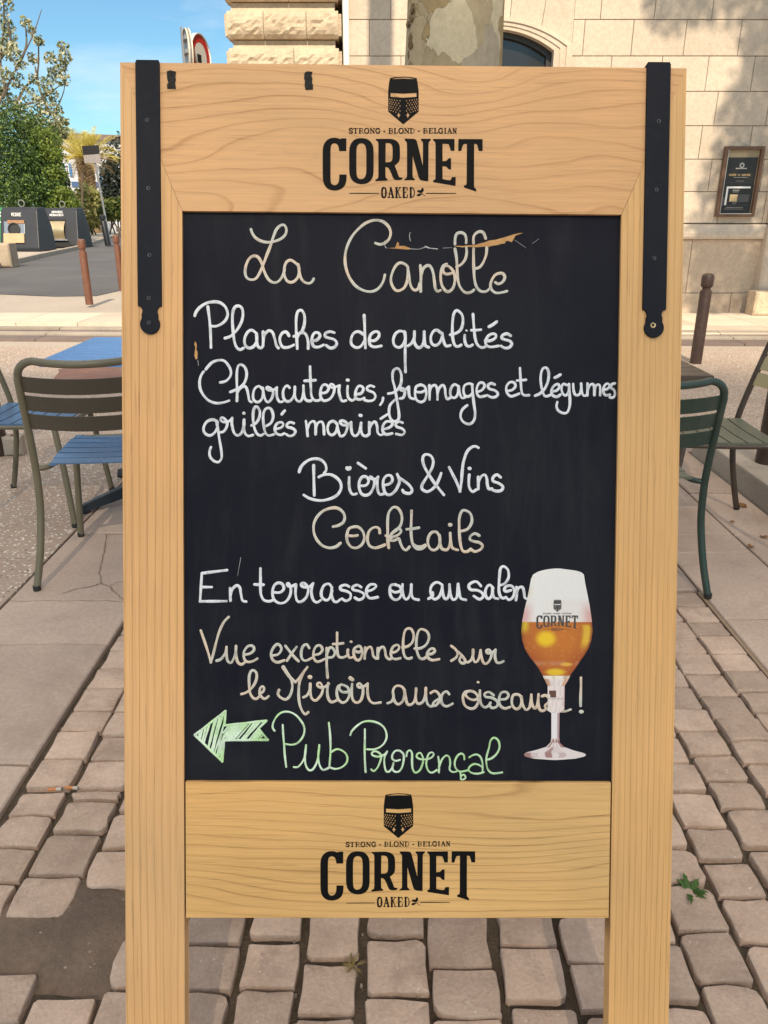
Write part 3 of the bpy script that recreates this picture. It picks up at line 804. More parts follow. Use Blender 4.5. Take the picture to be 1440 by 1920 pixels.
def smoothpoly(P, sharp=60):
    """round the gentle corners of a traced outline, keep the sharp ones"""
    n = len(P); out = []
    for i in range(n):
        p0, p1, p2 = Vector(P[i-1]), Vector(P[i]), Vector(P[(i+1) % n])
        a = (p1-p0).angle(p2-p1) if (p1-p0).length and (p2-p1).length else 0
        if math.degrees(a) > sharp: out.append(tuple(p1))
        else:
            d0, d1 = min((p1-p0).length*.5, 60), min((p2-p1).length*.5, 60)
            q0 = p1-(p1-p0).normalized()*d0; q2 = p1+(p2-p1).normalized()*d1
            for tt in (0, .33, .67, 1): out.append(tuple(q0*(1-tt)**2+p1*2*tt*(1-tt)+q2*tt*tt))
    return out
def glyph(z, *polys): mb.flat([[z(*p) for p in smoothpoly(q)] for q in polys], LIFT)
glyph(za, [(445,85),(445,300),(325,300),(315,230),(290,180),(235,165),(190,190),(178,260),(178,800),(190,850),(230,880),(280,870),(315,830),(325,760),(325,695),(450,695),(448,790),(430,870),(380,930),(300,965),(210,968),(130,940),(75,880),(50,800),(45,700),(45,270),(60,190),(110,115),(180,78),(260,72),(310,85),(350,100),(355,85)])
glyph(za, [(700,78),(790,90),(860,140),(900,220),(905,300),(905,660),(890,750),(840,820),(770,855),(680,862),(600,840),(535,790),(500,710),(492,620),(492,280),(510,190),(560,120),(620,88)],
      [(700,168),(660,175),(625,215),(615,280),(615,660),(625,730),(650,765),(690,775),(740,760),(770,720),(782,650),(782,290),(772,220),(745,180)])
glyph(za, [(940,95),(1200,90),(1290,120),(1340,180),(1350,260),(1350,430),(1330,490),(1260,545),(1300,640),(1330,730),(1345,745),(1390,745),(1388,775),(1350,790),(1260,790),(1230,750),(1190,640),(1150,575),(1105,570),(1105,740),(1120,760),(1140,770),(1140,795),(935,810),(935,780),(965,770),(985,750),(985,150),(965,130),(940,115)],
      [(1110,165),(1180,165),(1215,195),(1225,250),(1225,420),(1210,470),(1170,488),(1105,488)])
glyph(zb, [(80,90),(260,92),(285,130),(385,545),(388,160),(380,140),(355,120),(355,92),(520,92),(520,120),(490,140),(482,165),(478,808),(370,800),(330,780),(310,730),(213,380),(213,730),(225,755),(250,765),(250,792),(75,792),(75,770),(105,760),(118,735),(118,160),(105,140),(80,120)])
glyph(zb, [(560,95),(920,95),(920,295),(855,295),(830,200),(815,180),(718,178),(718,470),(785,468),(815,420),(862,420),(862,610),(815,608),(785,558),(718,556),(718,770),(800,790),(850,790),(880,738),(940,738),(938,888),(560,825),(560,790),(585,785),(600,770),(600,160),(585,140),(560,125)])
glyph(zb, [(985,95),(1395,98),(1395,300),(1330,298),(1305,200),(1290,180),(1252,180),(1250,890),(1255,915),(1285,935),(1290,985),(1080,915),(1080,880),(1110,872),(1125,860),(1128,180),(1075,180),(1055,210),(1035,298),(982,298)])
zs = lambda x, y: rel(640+x/6.26, 230+y/6.26)
word(mb, zs, 'STRONG-BLOND-BELGIAN', 0, 1, 124, 68, 2.1*PXM, 1.1*PXM, LIFT, .00012, step=.0004, spans=[(88,135),(140,195),(203,265),(270,325),(332,395),(402,455),(490,520),(555,610),(617,665),(672,730),(735,800),(805,860),(893,925),(960,1015),(1025,1080),(1088,1135),(1140,1195),(1203,1235),(1240,1300),(1305,1355)])
zo = lambda x, y: rel(650+x/7.2, 345+y/7.2)
word(mb, zo, 'OAKED', 0, 1, 181, 50, 3.3*PXM, 1.7*PXM, LIFT, .00012, step=.0004, spans=[(472,535),(555,638),(655,735),(755,825),(850,920)])
for a, b in ((42, 430), (1075, 1475)): ribbon(mb, [zo(a, 126), zo(b, 127)], 1.5*PXM, LIFT, .00012, .002, False)
mb.flat([[zo(*p) for p in [(945,95),(965,80),(1000,85),(1015,55),(1035,52),(1042,90),(1020,120),(985,120),(960,108)]]], LIFT)
mb.flat([[zo(*p) for p in [(942,150),(965,132),(1000,128),(1015,140),(985,162),(955,166)]]], LIFT)
ribbon(mb, [zo(1000,118), zo(1030,140), zo(1060,162)], 1.0*PXM, LIFT, .0001, .0005, True)
logo = mb.build('printed_logo', m_ink, top_rail, autos=False); logo.location = (tip[0], 0, tip[1])
logo['label'] = 'black printed helmet emblem over the word CORNET'
tb = B(746.8, 1572)
lo2 = logo.copy(); col.objects.link(lo2); lo2.parent = bottom_panel; lo2.location = (tb[0], .0008, tb[1])

# ------------------------------------------------------------------ beer glass printed on the blackboard
Lp = [(125,490),(128,440),(140,375),(155,325),(180,285),(220,268),(290,255),(390,235),(490,210),(590,190),(680,182),(760,190),(840,215),(905,255),(960,300),(1015,340),(1070,370),(1130,400),(1160,415),(1380,415),(1400,447),(1620,447),(1660,440),(1700,400),(1725,320),(1750,220),(1765,205),(1785,215),(1805,300),(1816,470)]
Rp = [(125,520),(130,560),(145,670),(160,715),(180,735),(250,745),(350,765),(450,785),(590,805),(680,812),(760,800),(830,775),(890,740),(945,700),(1000,665),(1060,620),(1120,590),(1160,565),(1370,562),(1400,520),(1620,517),(1660,520),(1700,560),(1730,640),(1755,735),(1770,755),(1785,740),(1805,650),(1816,490)]
zg = lambda x, y: B(940+x/4.682, 1040+y/4.682)
NR, NC = 300, 44; ys = np.linspace(125.5, 1815.5, NR)
lx = np.interp(ys, [p[0] for p in Lp], [p[1] for p in Lp]); rx = np.interp(ys, [p[0] for p in Rp], [p[1] for p in Rp])
rg = np.random.RandomState(3)
def sm(a, b, x): t_ = np.clip((x-a)/(b-a), 0, 1); return t_*t_*(3-2*t_)
def lerp(a, b, t_): return np.array(a)*(1-t_)+np.array(b)*t_
lowf = np.kron(rg.rand(40, 10), np.ones((8, 5)))[:NR, :NC]
def gcol(x, y, f, i, j):
    e = abs(f-.5)*2; nz_ = lowf[i, j]; hf = rg.rand()
    if y < 600:
        c = np.array((.72,.69,.67)); c = lerp(c, (.58,.22,.20), sm(385, 540, y)*sm(.60, 1.0, e)*(1.0 if f > .5 else .75))
        c = lerp(c, (.66,.55,.52), sm(370, 430, y)*sm(.2, .6, f)*.35)
        c = lerp(c, (.60,.52,.38), (1-sm(.0, .09, f))*sm(260, 330, y)*(1-sm(330, 430, y))*.7)
        c = c*(.96+.07*hf)
        if e > .97: c = c*1.05
        return c
    if y < 1075:
        c = lerp((.50,.145,.012), (.36,.075,.008), sm(.3, 1, e)*.6+sm(780, 950, y)*.4)
        d = math.hypot((x-400)/115, (y-745)/95); c = lerp(c, (.78,.50,.01), (1-sm(.35, 1.0, d))*.95)
        c = lerp(c, (.66,.46,.02), (1-sm(.03, .14, f))*(1-sm(640, 720, y))*.9)
        c = lerp(c, (.70,.45,.03), sm(.84, .90, f)*(1-sm(.95, .99, f))*sm(610, 640, y)*(1-sm(760, 860, y))*.8)
        c = lerp(c, (.48,.20,.10), sm(930, 960, y)*(1-sm(965, 1000, y))*nz_*.7)
        d2 = math.hypot((x-485)/110, (y-1040)/42); c = lerp(c, (.70,.46,.02), (1-sm(.4, 1.0, d2))*.95)
        d3 = math.hypot((x-580)/70, (y-972)/22); c = lerp(c, (.72,.42,.05), (1-sm(.4, 1, d3))*.8)
        c = lerp(c, (.14,.03,.005), sm(.9, 1, e)*.6)
        if hf > .975: c = lerp(c, (.85,.6,.2), .25)
        return c
    if y < 1100: return lerp((.75,.68,.60), (.35,.22,.10), sm(.2, .8, nz_)*.3+ (0.5 if f > .75 else 0))
    if y < 1400:
        c = np.array((.72,.62,.60))
        if y < 1165: c = lerp(c, (.45,.20,.08), (1-sm(.10,.26,f))*.85); c = lerp(c, (.52,.26,.05), sm(.76,.88,f)*.85)
        if 1203 < y < 1262 and 428 < x < 490 and not (y > 1235 and x < 438): c = np.array((.12,.045,.03))
        if 1270 < y < 1282: c = c*.75
        c = lerp(c, (.60,.36,.40), sm(.86,.95,f)*.6); c = c*(1-.12*(nz_ > .6))
        return c
    if y < 1625: return lerp((.70,.66,.68), (.30,.12,.13), sm(.62, .84, f)*.75+ (1-sm(.0,.12,f))*.3)
    c = lerp((.66,.58,.58), (.25,.07,.06), sm(.45, .8, nz_)*.8+ (.3 if 1640 < y < 1665 else 0))
    if y > 1795: c = np.array((.70,.62,.60))
    return c
vs = []; cols = []; fs = []
for i in range(NR):
    for j in range(NC):
        f = j/(NC-1); x = lx[i]+(rx[i]-lx[i])*f; q = zg(x, ys[i]); vs.append((q[0], REC-.0009, q[1])); cols += [*np.clip(gcol(x, ys[i], f, i, j), 0, 1), 1.0]
for i in range(NR-1):
    for j in range(NC-1): a = i*NC+j; fs.append((a, a+1, a+NC+1, a+NC))
me = bpy.data.meshes.new('beer_glass_print'); me.from_pydata(vs, [], fs)
ca = me.color_attributes.new('print_colour', 'FLOAT_COLOR', 'POINT'); ca.data.foreach_set('color', cols)
t = NT('glass_print_ink'); a = t.n('Attribute', attribute_name='print_colour')
m_gp = t.out(a.outputs['Color'], .4, None, 0, .4); me.materials.append(m_gp)
glass_print = bpy.data.objects.new('beer_glass_print', me); col.objects.link(glass_print); glass_print.parent = sign
glass_print['label'] = 'flat colour print of a stemmed glass of amber beer'
m_ink2 = paint('grey_glass_ink', (.045,.04,.038), .5)
lg = MB(); 
me2 = logo.data.copy(); me2.materials.clear(); me2.materials.append(m_ink2)
lo3 = bpy.data.objects.new('printed_logo', me2); col.objects.link(lo3); lo3.parent = glass_print
q = zg(500, 508); lo3.location = (q[0], REC-.00105, q[1]); lo3.scale = (.268, 1, .268)

# ------------------------------------------------------------------ black hinge straps with screws, tape scraps
t = NT('black_strap'); n = t.noise(t.coord(), 60, 4, .7); n2 = t.noise(t.coord(), 700, 2)
m_strap = t.out(t.mix(t.ramp(n, [(.56, 0.0), (.75, .5)]), (.0035,.0045,.010), (.016,.018,.024)), t.ramp(n, [(.3, .5), (.7, .62)]), t.bump(n2, .1, .0004), 0, .18)
m_screw = paint('screw_steel', (.07,.07,.075), .5, metal=.6)
m_gold = paint('worn_brass', (.50,.38,.20), .35, metal=.8)
def strap(top, bot, end, screws, hole=False):
    (tx, ty), (bx, by) = top, bot
    a = Vector(B(*top)); b = Vector(B(*bot)); dr = (a-b).normalized(); sd_ = Vector((dr.y, -dr.x)); hw = 20.8*PXM
    loc_ = lambda s, d: tuple(b+sd_*s+dr*d)                    # s sideways, d along from the shoulder
    r = 17.2*PXM; rn = 10.5*PXM; cy = -29*PXM
    half = [(hw, (a-b).length)]
    half += [(hw, -3*PXM)]
    for k in range(1, 8):
        an = R(90+k*22.5*.8); half.append((hw+1*PXM+rn*math.cos(an)*.9, -13*PXM+rn*math.sin(an)))
    for k in range(0, 9): an = R(35-k*125/8); half.append((r*math.cos(an), cy-8*PXM+r*math.sin(an)))
    poly = half+[(-x, y) for x, y in reversed(half)]
    P = [loc_(x, y) for x, y in poly]; P = [p for i, p in enumerate(P) if (Vector(p)-Vector(P[i-1])).length > 1e-6]
    mb = MB(); mb.prism(P, -.0042, -.0003)
    st_ = mb.build('strap', m_strap, sign, bevel=.0007)
    mb = MB(); ua = a-sd_*hw; ub = a+sd_*hw
    mb.box(min(ua.x, ub.x), max(ua.x, ub.x), -.0042, .03, a.y-.0005, a.y+.0034); mb.build('strap_fold', m_strap, st_, bevel=.0007)
    for i, (sx, sy) in enumerate(screws):
        q = B(sx, sy); mb = MB(); fr = lambda rr, yy: [(q[0]+rr*math.cos(2*math.pi*k/14), yy, q[1]+rr*math.sin(2*math.pi*k/14)) for k in range(14)]
        big = hole and i == len(screws)-1
        R0, R1 = (.0042, .0022) if big else (.0030, .0016)
        vs = fr(R0, -.0043)+fr(R0*.85, -.0052)+fr(R1, -.0051)+fr(R1*.7, -.0036)
        fs = []
        for l in range(3):
            for k in range(14): fs.append((l*14+k, l*14+(k+1)%14, (l+1)*14+(k+1)%14, (l+1)*14+k))
        fs.append(tuple(range(42, 56))); mb.add(vs, fs); mb.build('screw', m_gold if big else m_screw, st_, smooth=True)
strap((277.5, 119.5), (282, 571), None, [(278,228),(280,355),(282,480),(281,560),(281,606)])
strap((1234, 123.5), (1225.5, 578), None, [(1233,230),(1229,358),(1224.5,486),(1222.5,611)], True)
t = NT('black_tape'); n = t.noise(t.coord(), 300, 3); m_tape = t.out(t.ramp(n, [(.3, (.006,.0055,.005)), (.7, (.03,.028,.026))]), .6, t.bump(n, .4, .001), 0, .15)
for P in ([(313,134),(320,132),(330,135),(329,146),(330,150),(328.5,155),(330,167),(314,167),(313,159),(316,155),(314,150),(313,141)], [(571,137),(576,134),(586,135),(584,142),(586,148),(585,156),(587,159),(587,168),(573,169),(571,160),(572,153),(570,147)]):
    mb = MB(); mb.prism([B(*p) for p in P], -.0007, -.0001); mb.build('tape_scrap', m_tape, top_rail)
# ================================================================== THE GROUND
rg_ = random.Random(11)
XL, XS, XR, XK = -1.385, -.905, 1.18, 1.82          # slab strip | setts | slabs | kerb
m_sett = stone('sett_stone', (.53,.395,.315), (.42,.305,.24), 11, 120, .9, .8, ((.24,.165,.125), .6), .20, .006, (70, (.62,.54,.47), .55, .16))
m_soil = stone('joint_soil', (.075,.055,.040), (.15,.115,.083), 14, 160, 1.0, .95, None, 0, .012, (120, (.30,.26,.22), .8, .13))
m_slab = stone('slab_stone', (.48,.37,.305), (.41,.31,.255), 2.6, 70, .35, .8, ((.24,.175,.14), .65), .12, .003, (260, (.20,.16,.14), .5, .12))
m_lightslab = stone('pale_slab', (.66,.55,.44), (.58,.475,.375), 1.4, 40, .2, .85, ((.30,.23,.18), .4), .12, .003)
def aggregate(name, c1, c2, peb):
    t = NT(name); v = t.coord()
    n = t.noise(v, 1.1, 5, .6); base_ = t.mix(t.ramp(n, [(.35, 0.0), (.65, 1.0)]), c1, c2)
    vo = t.n('TexVoronoi'); vo.inputs['Scale'].default_value = 68; t.link(v, vo.inputs['Vector'])
    cc = t.ramp(vo.outputs['Color'], peb, 'CONSTANT')
    mk = t.ramp(vo.outputs['Distance'], [(.30, 1.0), (.42, 0.0)])
    pick = t.ramp(t.noise(v, 34, 2), [(.40, 0.0), (.50, 1.0)])
    mk = t.math('MULTIPLY', mk, pick)
    c = t.mix(t.math('MULTIPLY', mk, .95), base_, cc)
    vo2 = t.n('TexVoronoi'); vo2.inputs['Scale'].default_value = 150; t.link(v, vo2.inputs['Vector'])
    c = t.mix(t.math('MULTIPLY', t.ramp(vo2.outputs['Distance'], [(.12, 1.0), (.22, 0.0)]), .35), c, (.20,.145,.115))
    c = t.mix(t.ramp(t.noise(v, .6, 6, .7), [(.55, 0.0), (.75, .35)]), c, (.22,.165,.135))
    h = t.math('ADD', mk, t.math('MULTIPLY', t.noise(v, 240, 3), .4))
    return t.out(c, .85, t.bump(h, .5, .004), 0, .3)
m_agg = aggregate('exposed_aggregate', (.40,.31,.25), (.34,.26,.21), [(0,(.74,.66,.57)), (.3,(.48,.29,.21)), (.5,(.80,.75,.68)), (.72,(.17,.12,.10)), (.86,(.60,.47,.37))])
m_asph = stone('asphalt', (.125,.118,.12), (.09,.085,.088), .5, 90, .4, .9, ((.16,.15,.145), .4), 0, .004)
m_pave = stone('town_pavement', (.46,.39,.325), (.38,.32,.27), .35, 30, .2, .9, ((.22,.185,.16), .5), 0, .003)
m_kerb = stone('granite_kerb', (.40,.34,.28), (.30,.25,.21), 3, 60, .3, .85, None, .15, .003)
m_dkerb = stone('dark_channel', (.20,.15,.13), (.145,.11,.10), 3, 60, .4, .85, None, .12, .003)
m_patch = stone('mortar_patch', (.20,.142,.105), (.125,.09,.07), 7, 90, 1.0, .85, ((.062,.044,.036), .9), 0, .010, (55, (.45,.38,.32), .7, .12))
m_red = stone('reddish_patch', (.24,.115,.09), (.17,.105,.085), 4, 70, .3, .85, ((.30,.24,.21), .5), 0, .003)

def sheet(name, pts, z, mat, label=None):
    mb = MB(); tris = geometry.tessellate_polygon([[Vector((x, y, 0)) for x, y in pts]])
    mb.add([(x, y, z) for x, y in pts], [tuple(t) for t in tris])
    o = mb.build(name, mat, autos=False)
    bm = bmesh.new(); bm.from_mesh(o.data)
    bmesh.ops.recalc_face_normals(bm, faces=bm.faces)
    for f in bm.faces:
        if f.normal.z < 0: f.normal_flip()
    bm.to_mesh(o.data); bm.free()
    return tag(o, kind='structure')
sheet('ground', [(-400,-60),(400,-60),(400,700),(-400,700)], -.040, m_pave)
sheet('joint_bed', [(XL-.05,-1.2),(XK+.02,-1.2),(XK+.02,4.45),(XL-.05,4.45)], -.019, m_soil)
# exposed-aggregate terrace: slabs of concrete round the strips
mb = MB()
for x0, x1, y0, y1 in ((-9,-4.2,-6,8.35),(-4.192,XL-.009,-6,2.9),(-4.192,XL-.009,2.907,8.35),(XL-.003,1.2,4.43,8.35),(1.208,4.6,4.43,8.2),(4.608,9,4.43,8.2),(XL-.003,XK+.3,-6,-1.2)):
    mb.box(x0, x1, y0, y1, -.05, 0)
tag(mb.build('aggregate_paving', m_agg, bevel=.004), kind='structure')
# setts in columns running away from the viewer
PATCH = [(0,1160),(120,1095),(330,1100),(380,1060),(400,1000),(520,975),(690,1000),(760,1080),(800,1180),(875,1280),(900,1500),(740,1540),(580,1520),(270,1510),(200,1480),(100,1450),(0,1450),(-120,1440),(-160,1300),(-100,1180)]
PATCH = [tuple(ground(x/3.69, 1400+y/3.69)[:2]) for x, y in PATCH]
mb = MB(); x = XS+.012; cols_ = []
while x < XR-.08:
    wd = rg_.uniform(.098, .118)
    cols_.append((x, wd)); x += wd+rg_.uniform(.008, .019)
k_ = (XR-.004-cols_[0][0])/(cols_[-1][0]+cols_[-1][1]-cols_[0][0]); x0_ = cols_[0][0]
cols_ = [(x0_+(a-x0_)*k_, b*k_) for a, b in cols_]
def sett(cx, cy, wx, wy, rough):
    n = 16; tz = rg_.uniform(-.004, .002); tx = rg_.uniform(-.02, .02); ty = rg_.uniform(-.02, .02); rot = rg_.uniform(-.035, .035)
    out = []
    chip = [rg_.choice((0,0,0,0,.006,.014)) if rough else rg_.choice((0,0,0,0,.004)) for _ in range(4)]
    for k, (sx, sy) in enumerate(((-1,-1),(1,-1),(1,1),(-1,1))):
        c = rg_.uniform(.002, .006)+chip[k]; a = (sx*wx/2, sy*wy/2)
        if k % 2 == 0: e1, e2 = (0, -sy*c), (-sx*c, 0)
        else: e1, e2 = (-sx*c, 0), (0, -sy*c)
        nx = ((-1,-1),(1,-1),(1,1),(-1,1))[(k+1) % 4]
        p1 = (a[0]+e1[0], a[1]+e1[1]); p2 = (a[0]+e2[0], a[1]+e2[1]); pm = (a[0]-sx*c*.32, a[1]-sy*c*.32)
        m_ = ((a[0]+nx[0]*wx/2)/2+rg_.uniform(-.003,.003)*(1.6 if rough else 1), (a[1]+nx[1]*wy/2)/2+rg_.uniform(-.003,.003)*(1.6 if rough else 1))
        out += [p1, pm, p2, m_]
    out = [(px_*math.cos(rot)-py_*math.sin(rot)+rg_.uniform(-.0013,.0013), px_*math.sin(rot)+py_*math.cos(rot)+rg_.uniform(-.0013,.0013)) for px_, py_ in out]
    vs = []
    for sc2, z in ((1.0,-.035),(1.0,-.006),(.988,-.0018),(.962,-.0003)):
        for px_, py_ in out: vs.append((cx+px_*sc2, cy+py_*sc2, z+tz+(px_*tx+py_*ty if z > -.03 else 0)+(rg_.uniform(-.0008,.0008) if z > -.03 else 0)))
    for px_, py_ in out: vs.append((cx+px_*.5, cy+py_*.5, tz+px_*tx*.5+py_*ty*.5+rg_.uniform(-.0002,.0003)))
    vs.append((cx, cy, tz+.0001))
    fs = []
    for l in range(4):
        for k in range(n): fs.append((l*n+k, l*n+(k+1)%n, (l+1)*n+(k+1)%n, (l+1)*n+k))
    for k in range(n): fs.append((4*n+k, 4*n+(k+1)%n, 5*n))
    mb.add(vs, fs)
JY = ground(117, 1479).y
for ci, (cx, wd) in enumerate(cols_):
    y = -1.15+rg_.uniform(0, .06); yend = 2.60 if cx > .3 else 4.3
    while y < yend-.04:
        ln = rg_.uniform(.084, .112); gp = rg_.uniform(.007, .018) if y < 1.6 else rg_.uniform(.004, .010)
        if y+ln > yend-.05: ln = max(.06, yend-.004-y)
        for Yj in ((JY,) if -.88 < cx+wd/2 < -.70 else ()):
            if y+.03 < Yj < y+ln+gp+.02: ln, gp = Yj-.009-y, .018
        mx_, my_ = cx+wd/2, y+ln/2
        if not any(inside((mx_+ox_*wd, my_+oy_*ln), PATCH) for ox_, oy_ in ((0,0),(-.16,0),(.16,0),(0,.2),(0,-.16))): sett(mx_+rg_.uniform(-.003,.003), my_, wd-(0 if y < 1.7 else -.006), ln, y < 1.5)
        y += ln+gp
tag(mb.build('paving_setts', m_sett, smooth=True), kind='structure')
# brown mortar patch among the setts
mb = MB(); cx, cy = sum(p[0] for p in PATCH)/len(PATCH), sum(p[1] for p in PATCH)/len(PATCH)
PATCHB = [(cx+(a-cx)*1.10, cy+(b-cy)*1.12) for a, b in PATCH]
P2 = []
for i in range(len(PATCH)):
    a, b = Vector(PATCHB[i-1]), Vector(PATCHB[i])
    for k in range(3): q = a.lerp(b, k/3); P2.append((q.x+rg_.uniform(-.004,.004), q.y+rg_.uniform(-.004,.004)))
n = len(P2); vs = [(cx+(a-cx)*1.45, cy+(b-cy)*1.5, -.021) for a, b in P2]; fs = []
for s_, z in ((1.25,-.015),(.98,-.008),(.6,-.005),(.3,-.004)): vs += [(cx+(a-cx)*s_, cy+(b-cy)*s_, z+rg_.uniform(-.0012,.0012)) for a, b in P2]
for l in range(4):
    for k in range(n): fs.append((l*n+k, l*n+(k+1)%n, (l+1)*n+(k+1)%n, (l+1)*n+k))
vs.append((cx, cy, -.004)); fs += [(4*n+k, 4*n+(k+1)%n, 5*n) for k in range(n)]
mb.add(vs, fs); tag(mb.build('mortar_patch', m_patch, smooth='all'), kind='structure')
# long slabs either side of the setts
def jag(y, x0, x1, amp, n=9): return [(x0+(x1-x0)*i/n, y+(rg_.uniform(-amp, amp) if 0 < i < n else 0)) for i in range(n+1)]
mb = MB()
def slab(edge0, edge1, ztop, gap=.004):
    """slab between two ragged cross edges (lists of xy from low x to high x)"""
    cy_ = (edge0[0][1]+edge1[0][1])/2
    P = [(a, b+gap) for a, b in edge0]+[(a, b-gap) for a, b in reversed(edge1)]
    n = len(P); c = Vector((sum(p[0] for p in P)/n, sum(p[1] for p in P)/n))
    vs = [(a, b, -.05) for a, b in P]+[(a, b, ztop-.004) for a, b in P]
    vs += [(a+(c.x-a)/max(abs(c.x-a),.001)*min(.004, abs(c.x-a)), b+(c.y-b)/max(abs(c.y-b),.001)*min(.004, abs(c.y-b)), ztop) for a, b in P]
    fs = []
    for l in range(2):
        for k in range(n): fs.append((l*n+k, l*n+(k+1)%n, (l+1)*n+(k+1)%n, (l+1)*n+k))
    tris = geometry.tessellate_polygon([[Vector((vs[2*n+i][0], vs[2*n+i][1], 0)) for i in range(n)]])
    fs += [tuple(2*n+i for i in t_) for t_ in tris]
    mb.add(vs, fs)
def strip(x0, x1, ys_, amp, zs=None):
    ed = [jag(y, x0, x1, amp) for y in ys_]
    for i in range(len(ys_)-1): slab(ed[i], ed[i+1], rg_.uniform(-.002, .001) if zs is None else zs[i])
strip(XL, XS-.012, [-1.2,-.55,.1,.62,1.08,1.62,2.22,2.53,3.17,3.75,4.42], .007)
strip(XR+.022, 1.553, [-1.2,-.6,0,.55,1.1,1.62,2.39,2.96,3.16,3.82,4.42], .002)
strip(1.561, XK, [-1.2,-.5,.2,.9,1.5,2.3,3.15,3.7,4.42], .002)
strip(.35, XR+.012, [2.615,3.16,3.82,4.42], .002)
tag(mb.build('paving_slabs', m_slab, autos=None), kind='structure')
mb = MB(); mb.box(XR+.004, XR+.017, -1.2, 2.60, -.04, -.002); tag(mb.build('edge_strip', stone('tan_mortar', (.30,.21,.14), (.24,.17,.12), 9, 120), bevel=.001), kind='structure')
# cracks across the big slab on the left
m_crack = stone('crack_dirt', (.26,.19,.14), (.18,.13,.10), 30, 200)
mb = MB()
for path in ([(200,1003),(196,1030),(190,1052),(187,1075),(190,1094),(204,1100),(222,1092),(240,1090)], [(190,1094),(170,1101),(148,1103),(130,1109),(117,1113)], [(204,1100),(216,1111),(226,1121),(236,1128)], [(200,1003),(218,1002),(236,1003)]):
    q = [ground(px, py) for px, py in path]; q2 = []
    for a, b in zip(q[:-1], q[1:]):
        for k in range(5):
            p = a.lerp(b, k/5); q2.append((p.x+rg_.uniform(-.004,.004), p.y+rg_.uniform(-.004,.004)))
    q2.append((q[-1].x, q[-1].y)); L = len(q2); vs = []
    for i, (a, b) in enumerate(q2):
        d = Vector(q2[min(i+1,L-1)])-Vector(q2[max(i-1,0)]); nn = Vector((-d.y, d.x)).normalized()*rg_.uniform(.0008, .0034)*(1-.5*i/L)
        vs += [(a+nn.x, b+nn.y, .0022), (a-nn.x, b-nn.y, .0022)]
    mb.add(vs, [(2*i, 2*i+1, 2*i+3, 2*i+2) for i in range(L-1)])
tag(mb.build('slab_crack', m_crack), kind='structure')
# kerb step on the right with a slab terrace above it
mb = MB(); mb.box(XK+.008, XK+.17, -1.2, 2.55, -.05, .125); mb.box(XK+.008, XK+.17, 2.556, 4.40, -.05, .125); tag(mb.build('kerb', m_kerb, bevel=.012), kind='structure')
mb = MB()
for i in range(7): mb.box(XK+.176, 6, -1.2+i*.8, -1.2+i*.8+.793, -.05, .118)
tag(mb.build('raised_paving', m_slab, bevel=.004), kind='structure')
# reddish concrete patch in the terrace (seen under the left table)
e = [ground(px, py) for px, py in ((104,706),(112,697),(108,694),(118,691),(150,689),(300,688),(320,712),(100,712))]
sheet('reddish_patch', [(p.x, p.y) for p in e], .004, m_red)
# drainage channel and kerb bands crossing in front of the street
mb = MB(); md = MB()
def band(m, yL, yR, wd, z0, z1, xs=(-14, 10), n=24):
    for i in range(n):
        a0, a1 = xs[0]+(xs[1]-xs[0])*i/n, xs[0]+(xs[1]-xs[0])*(i+1)/n-.008
        f = lambda x: yL+(yR-yL)*(x-xs[0])/(xs[1]-xs[0])
        m.add([(a0,f(a0),z0),(a1,f(a1),z0),(a1,f(a1)+wd,z0),(a0,f(a0)+wd,z0),(a0,f(a0),z1),(a1,f(a1),z1),(a1,f(a1)+wd,z1),(a0,f(a0)+wd,z1)],
              [(0,3,2,1),(4,5,6,7),(0,1,5,4),(1,2,6,5),(2,3,7,6),(3,0,4,7)])
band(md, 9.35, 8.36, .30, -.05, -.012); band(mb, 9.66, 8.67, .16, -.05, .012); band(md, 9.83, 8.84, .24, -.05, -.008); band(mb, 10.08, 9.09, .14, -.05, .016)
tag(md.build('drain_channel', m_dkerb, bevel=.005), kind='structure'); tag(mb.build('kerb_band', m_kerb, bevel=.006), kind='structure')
mb = MB()
for i in range(16):
    for j in range(3):
        x0 = -2.4+i*.8; y0 = 9.28+j*.72; mb.box(x0, x0+.793, y0, y0+.713, -.05, .004)
for i in range(10):
    for j in range(2): x0 = -10.4+i*.8; y0 = 10.24+j*.55; mb.box(x0, x0+.793, y0, y0+.543, -.05, .004+rg_.uniform(0,.002))
tag(mb.build('street_paving', m_lightslab, bevel=.003), kind='structure')
# street
rp = [(-60,545),(0,548),(100,552),(180,551),(226,541),(270,530),(330,500),(330,452),(226,438),(140,466),(60,483),(0,497),(-60,510)]
sheet('road', [tuple(ground(a, b)[:2]) for a, b in rp], -.032, m_asph)
rp2 = [(90,447),(150,436),(226,432),(330,432),(330,424),(226,424),(150,425),(90,430)]
sheet('far_road', [tuple(ground(a, b)[:2]) for a, b in rp2], -.030, m_asph)
mb = MB()
e = [ground(a, b) for a, b in ((226,438),(140,466),(60,483),(0,497),(-60,510))]
for a, b in zip(e[:-1], e[1:]):
    d = (b-a).normalized(); nn = Vector((-d.y, d.x, 0))*.22
    if nn.y < 0: nn = -nn
    mb.add([(a.x,a.y,-.05),(b.x,b.y,-.05),(b.x+nn.x,b.y+nn.y,-.05),(a.x+nn.x,a.y+nn.y,-.05),(a.x,a.y,.10),(b.x,b.y,.10),(b.x+nn.x,b.y+nn.y,.10),(a.x+nn.x,a.y+nn.y,.10)], [(0,3,2,1),(4,5,6,7),(0,1,5,4),(1,2,6,5),(2,3,7,6),(3,0,4,7)])
tag(mb.build('far_kerb', m_kerb), kind='structure')

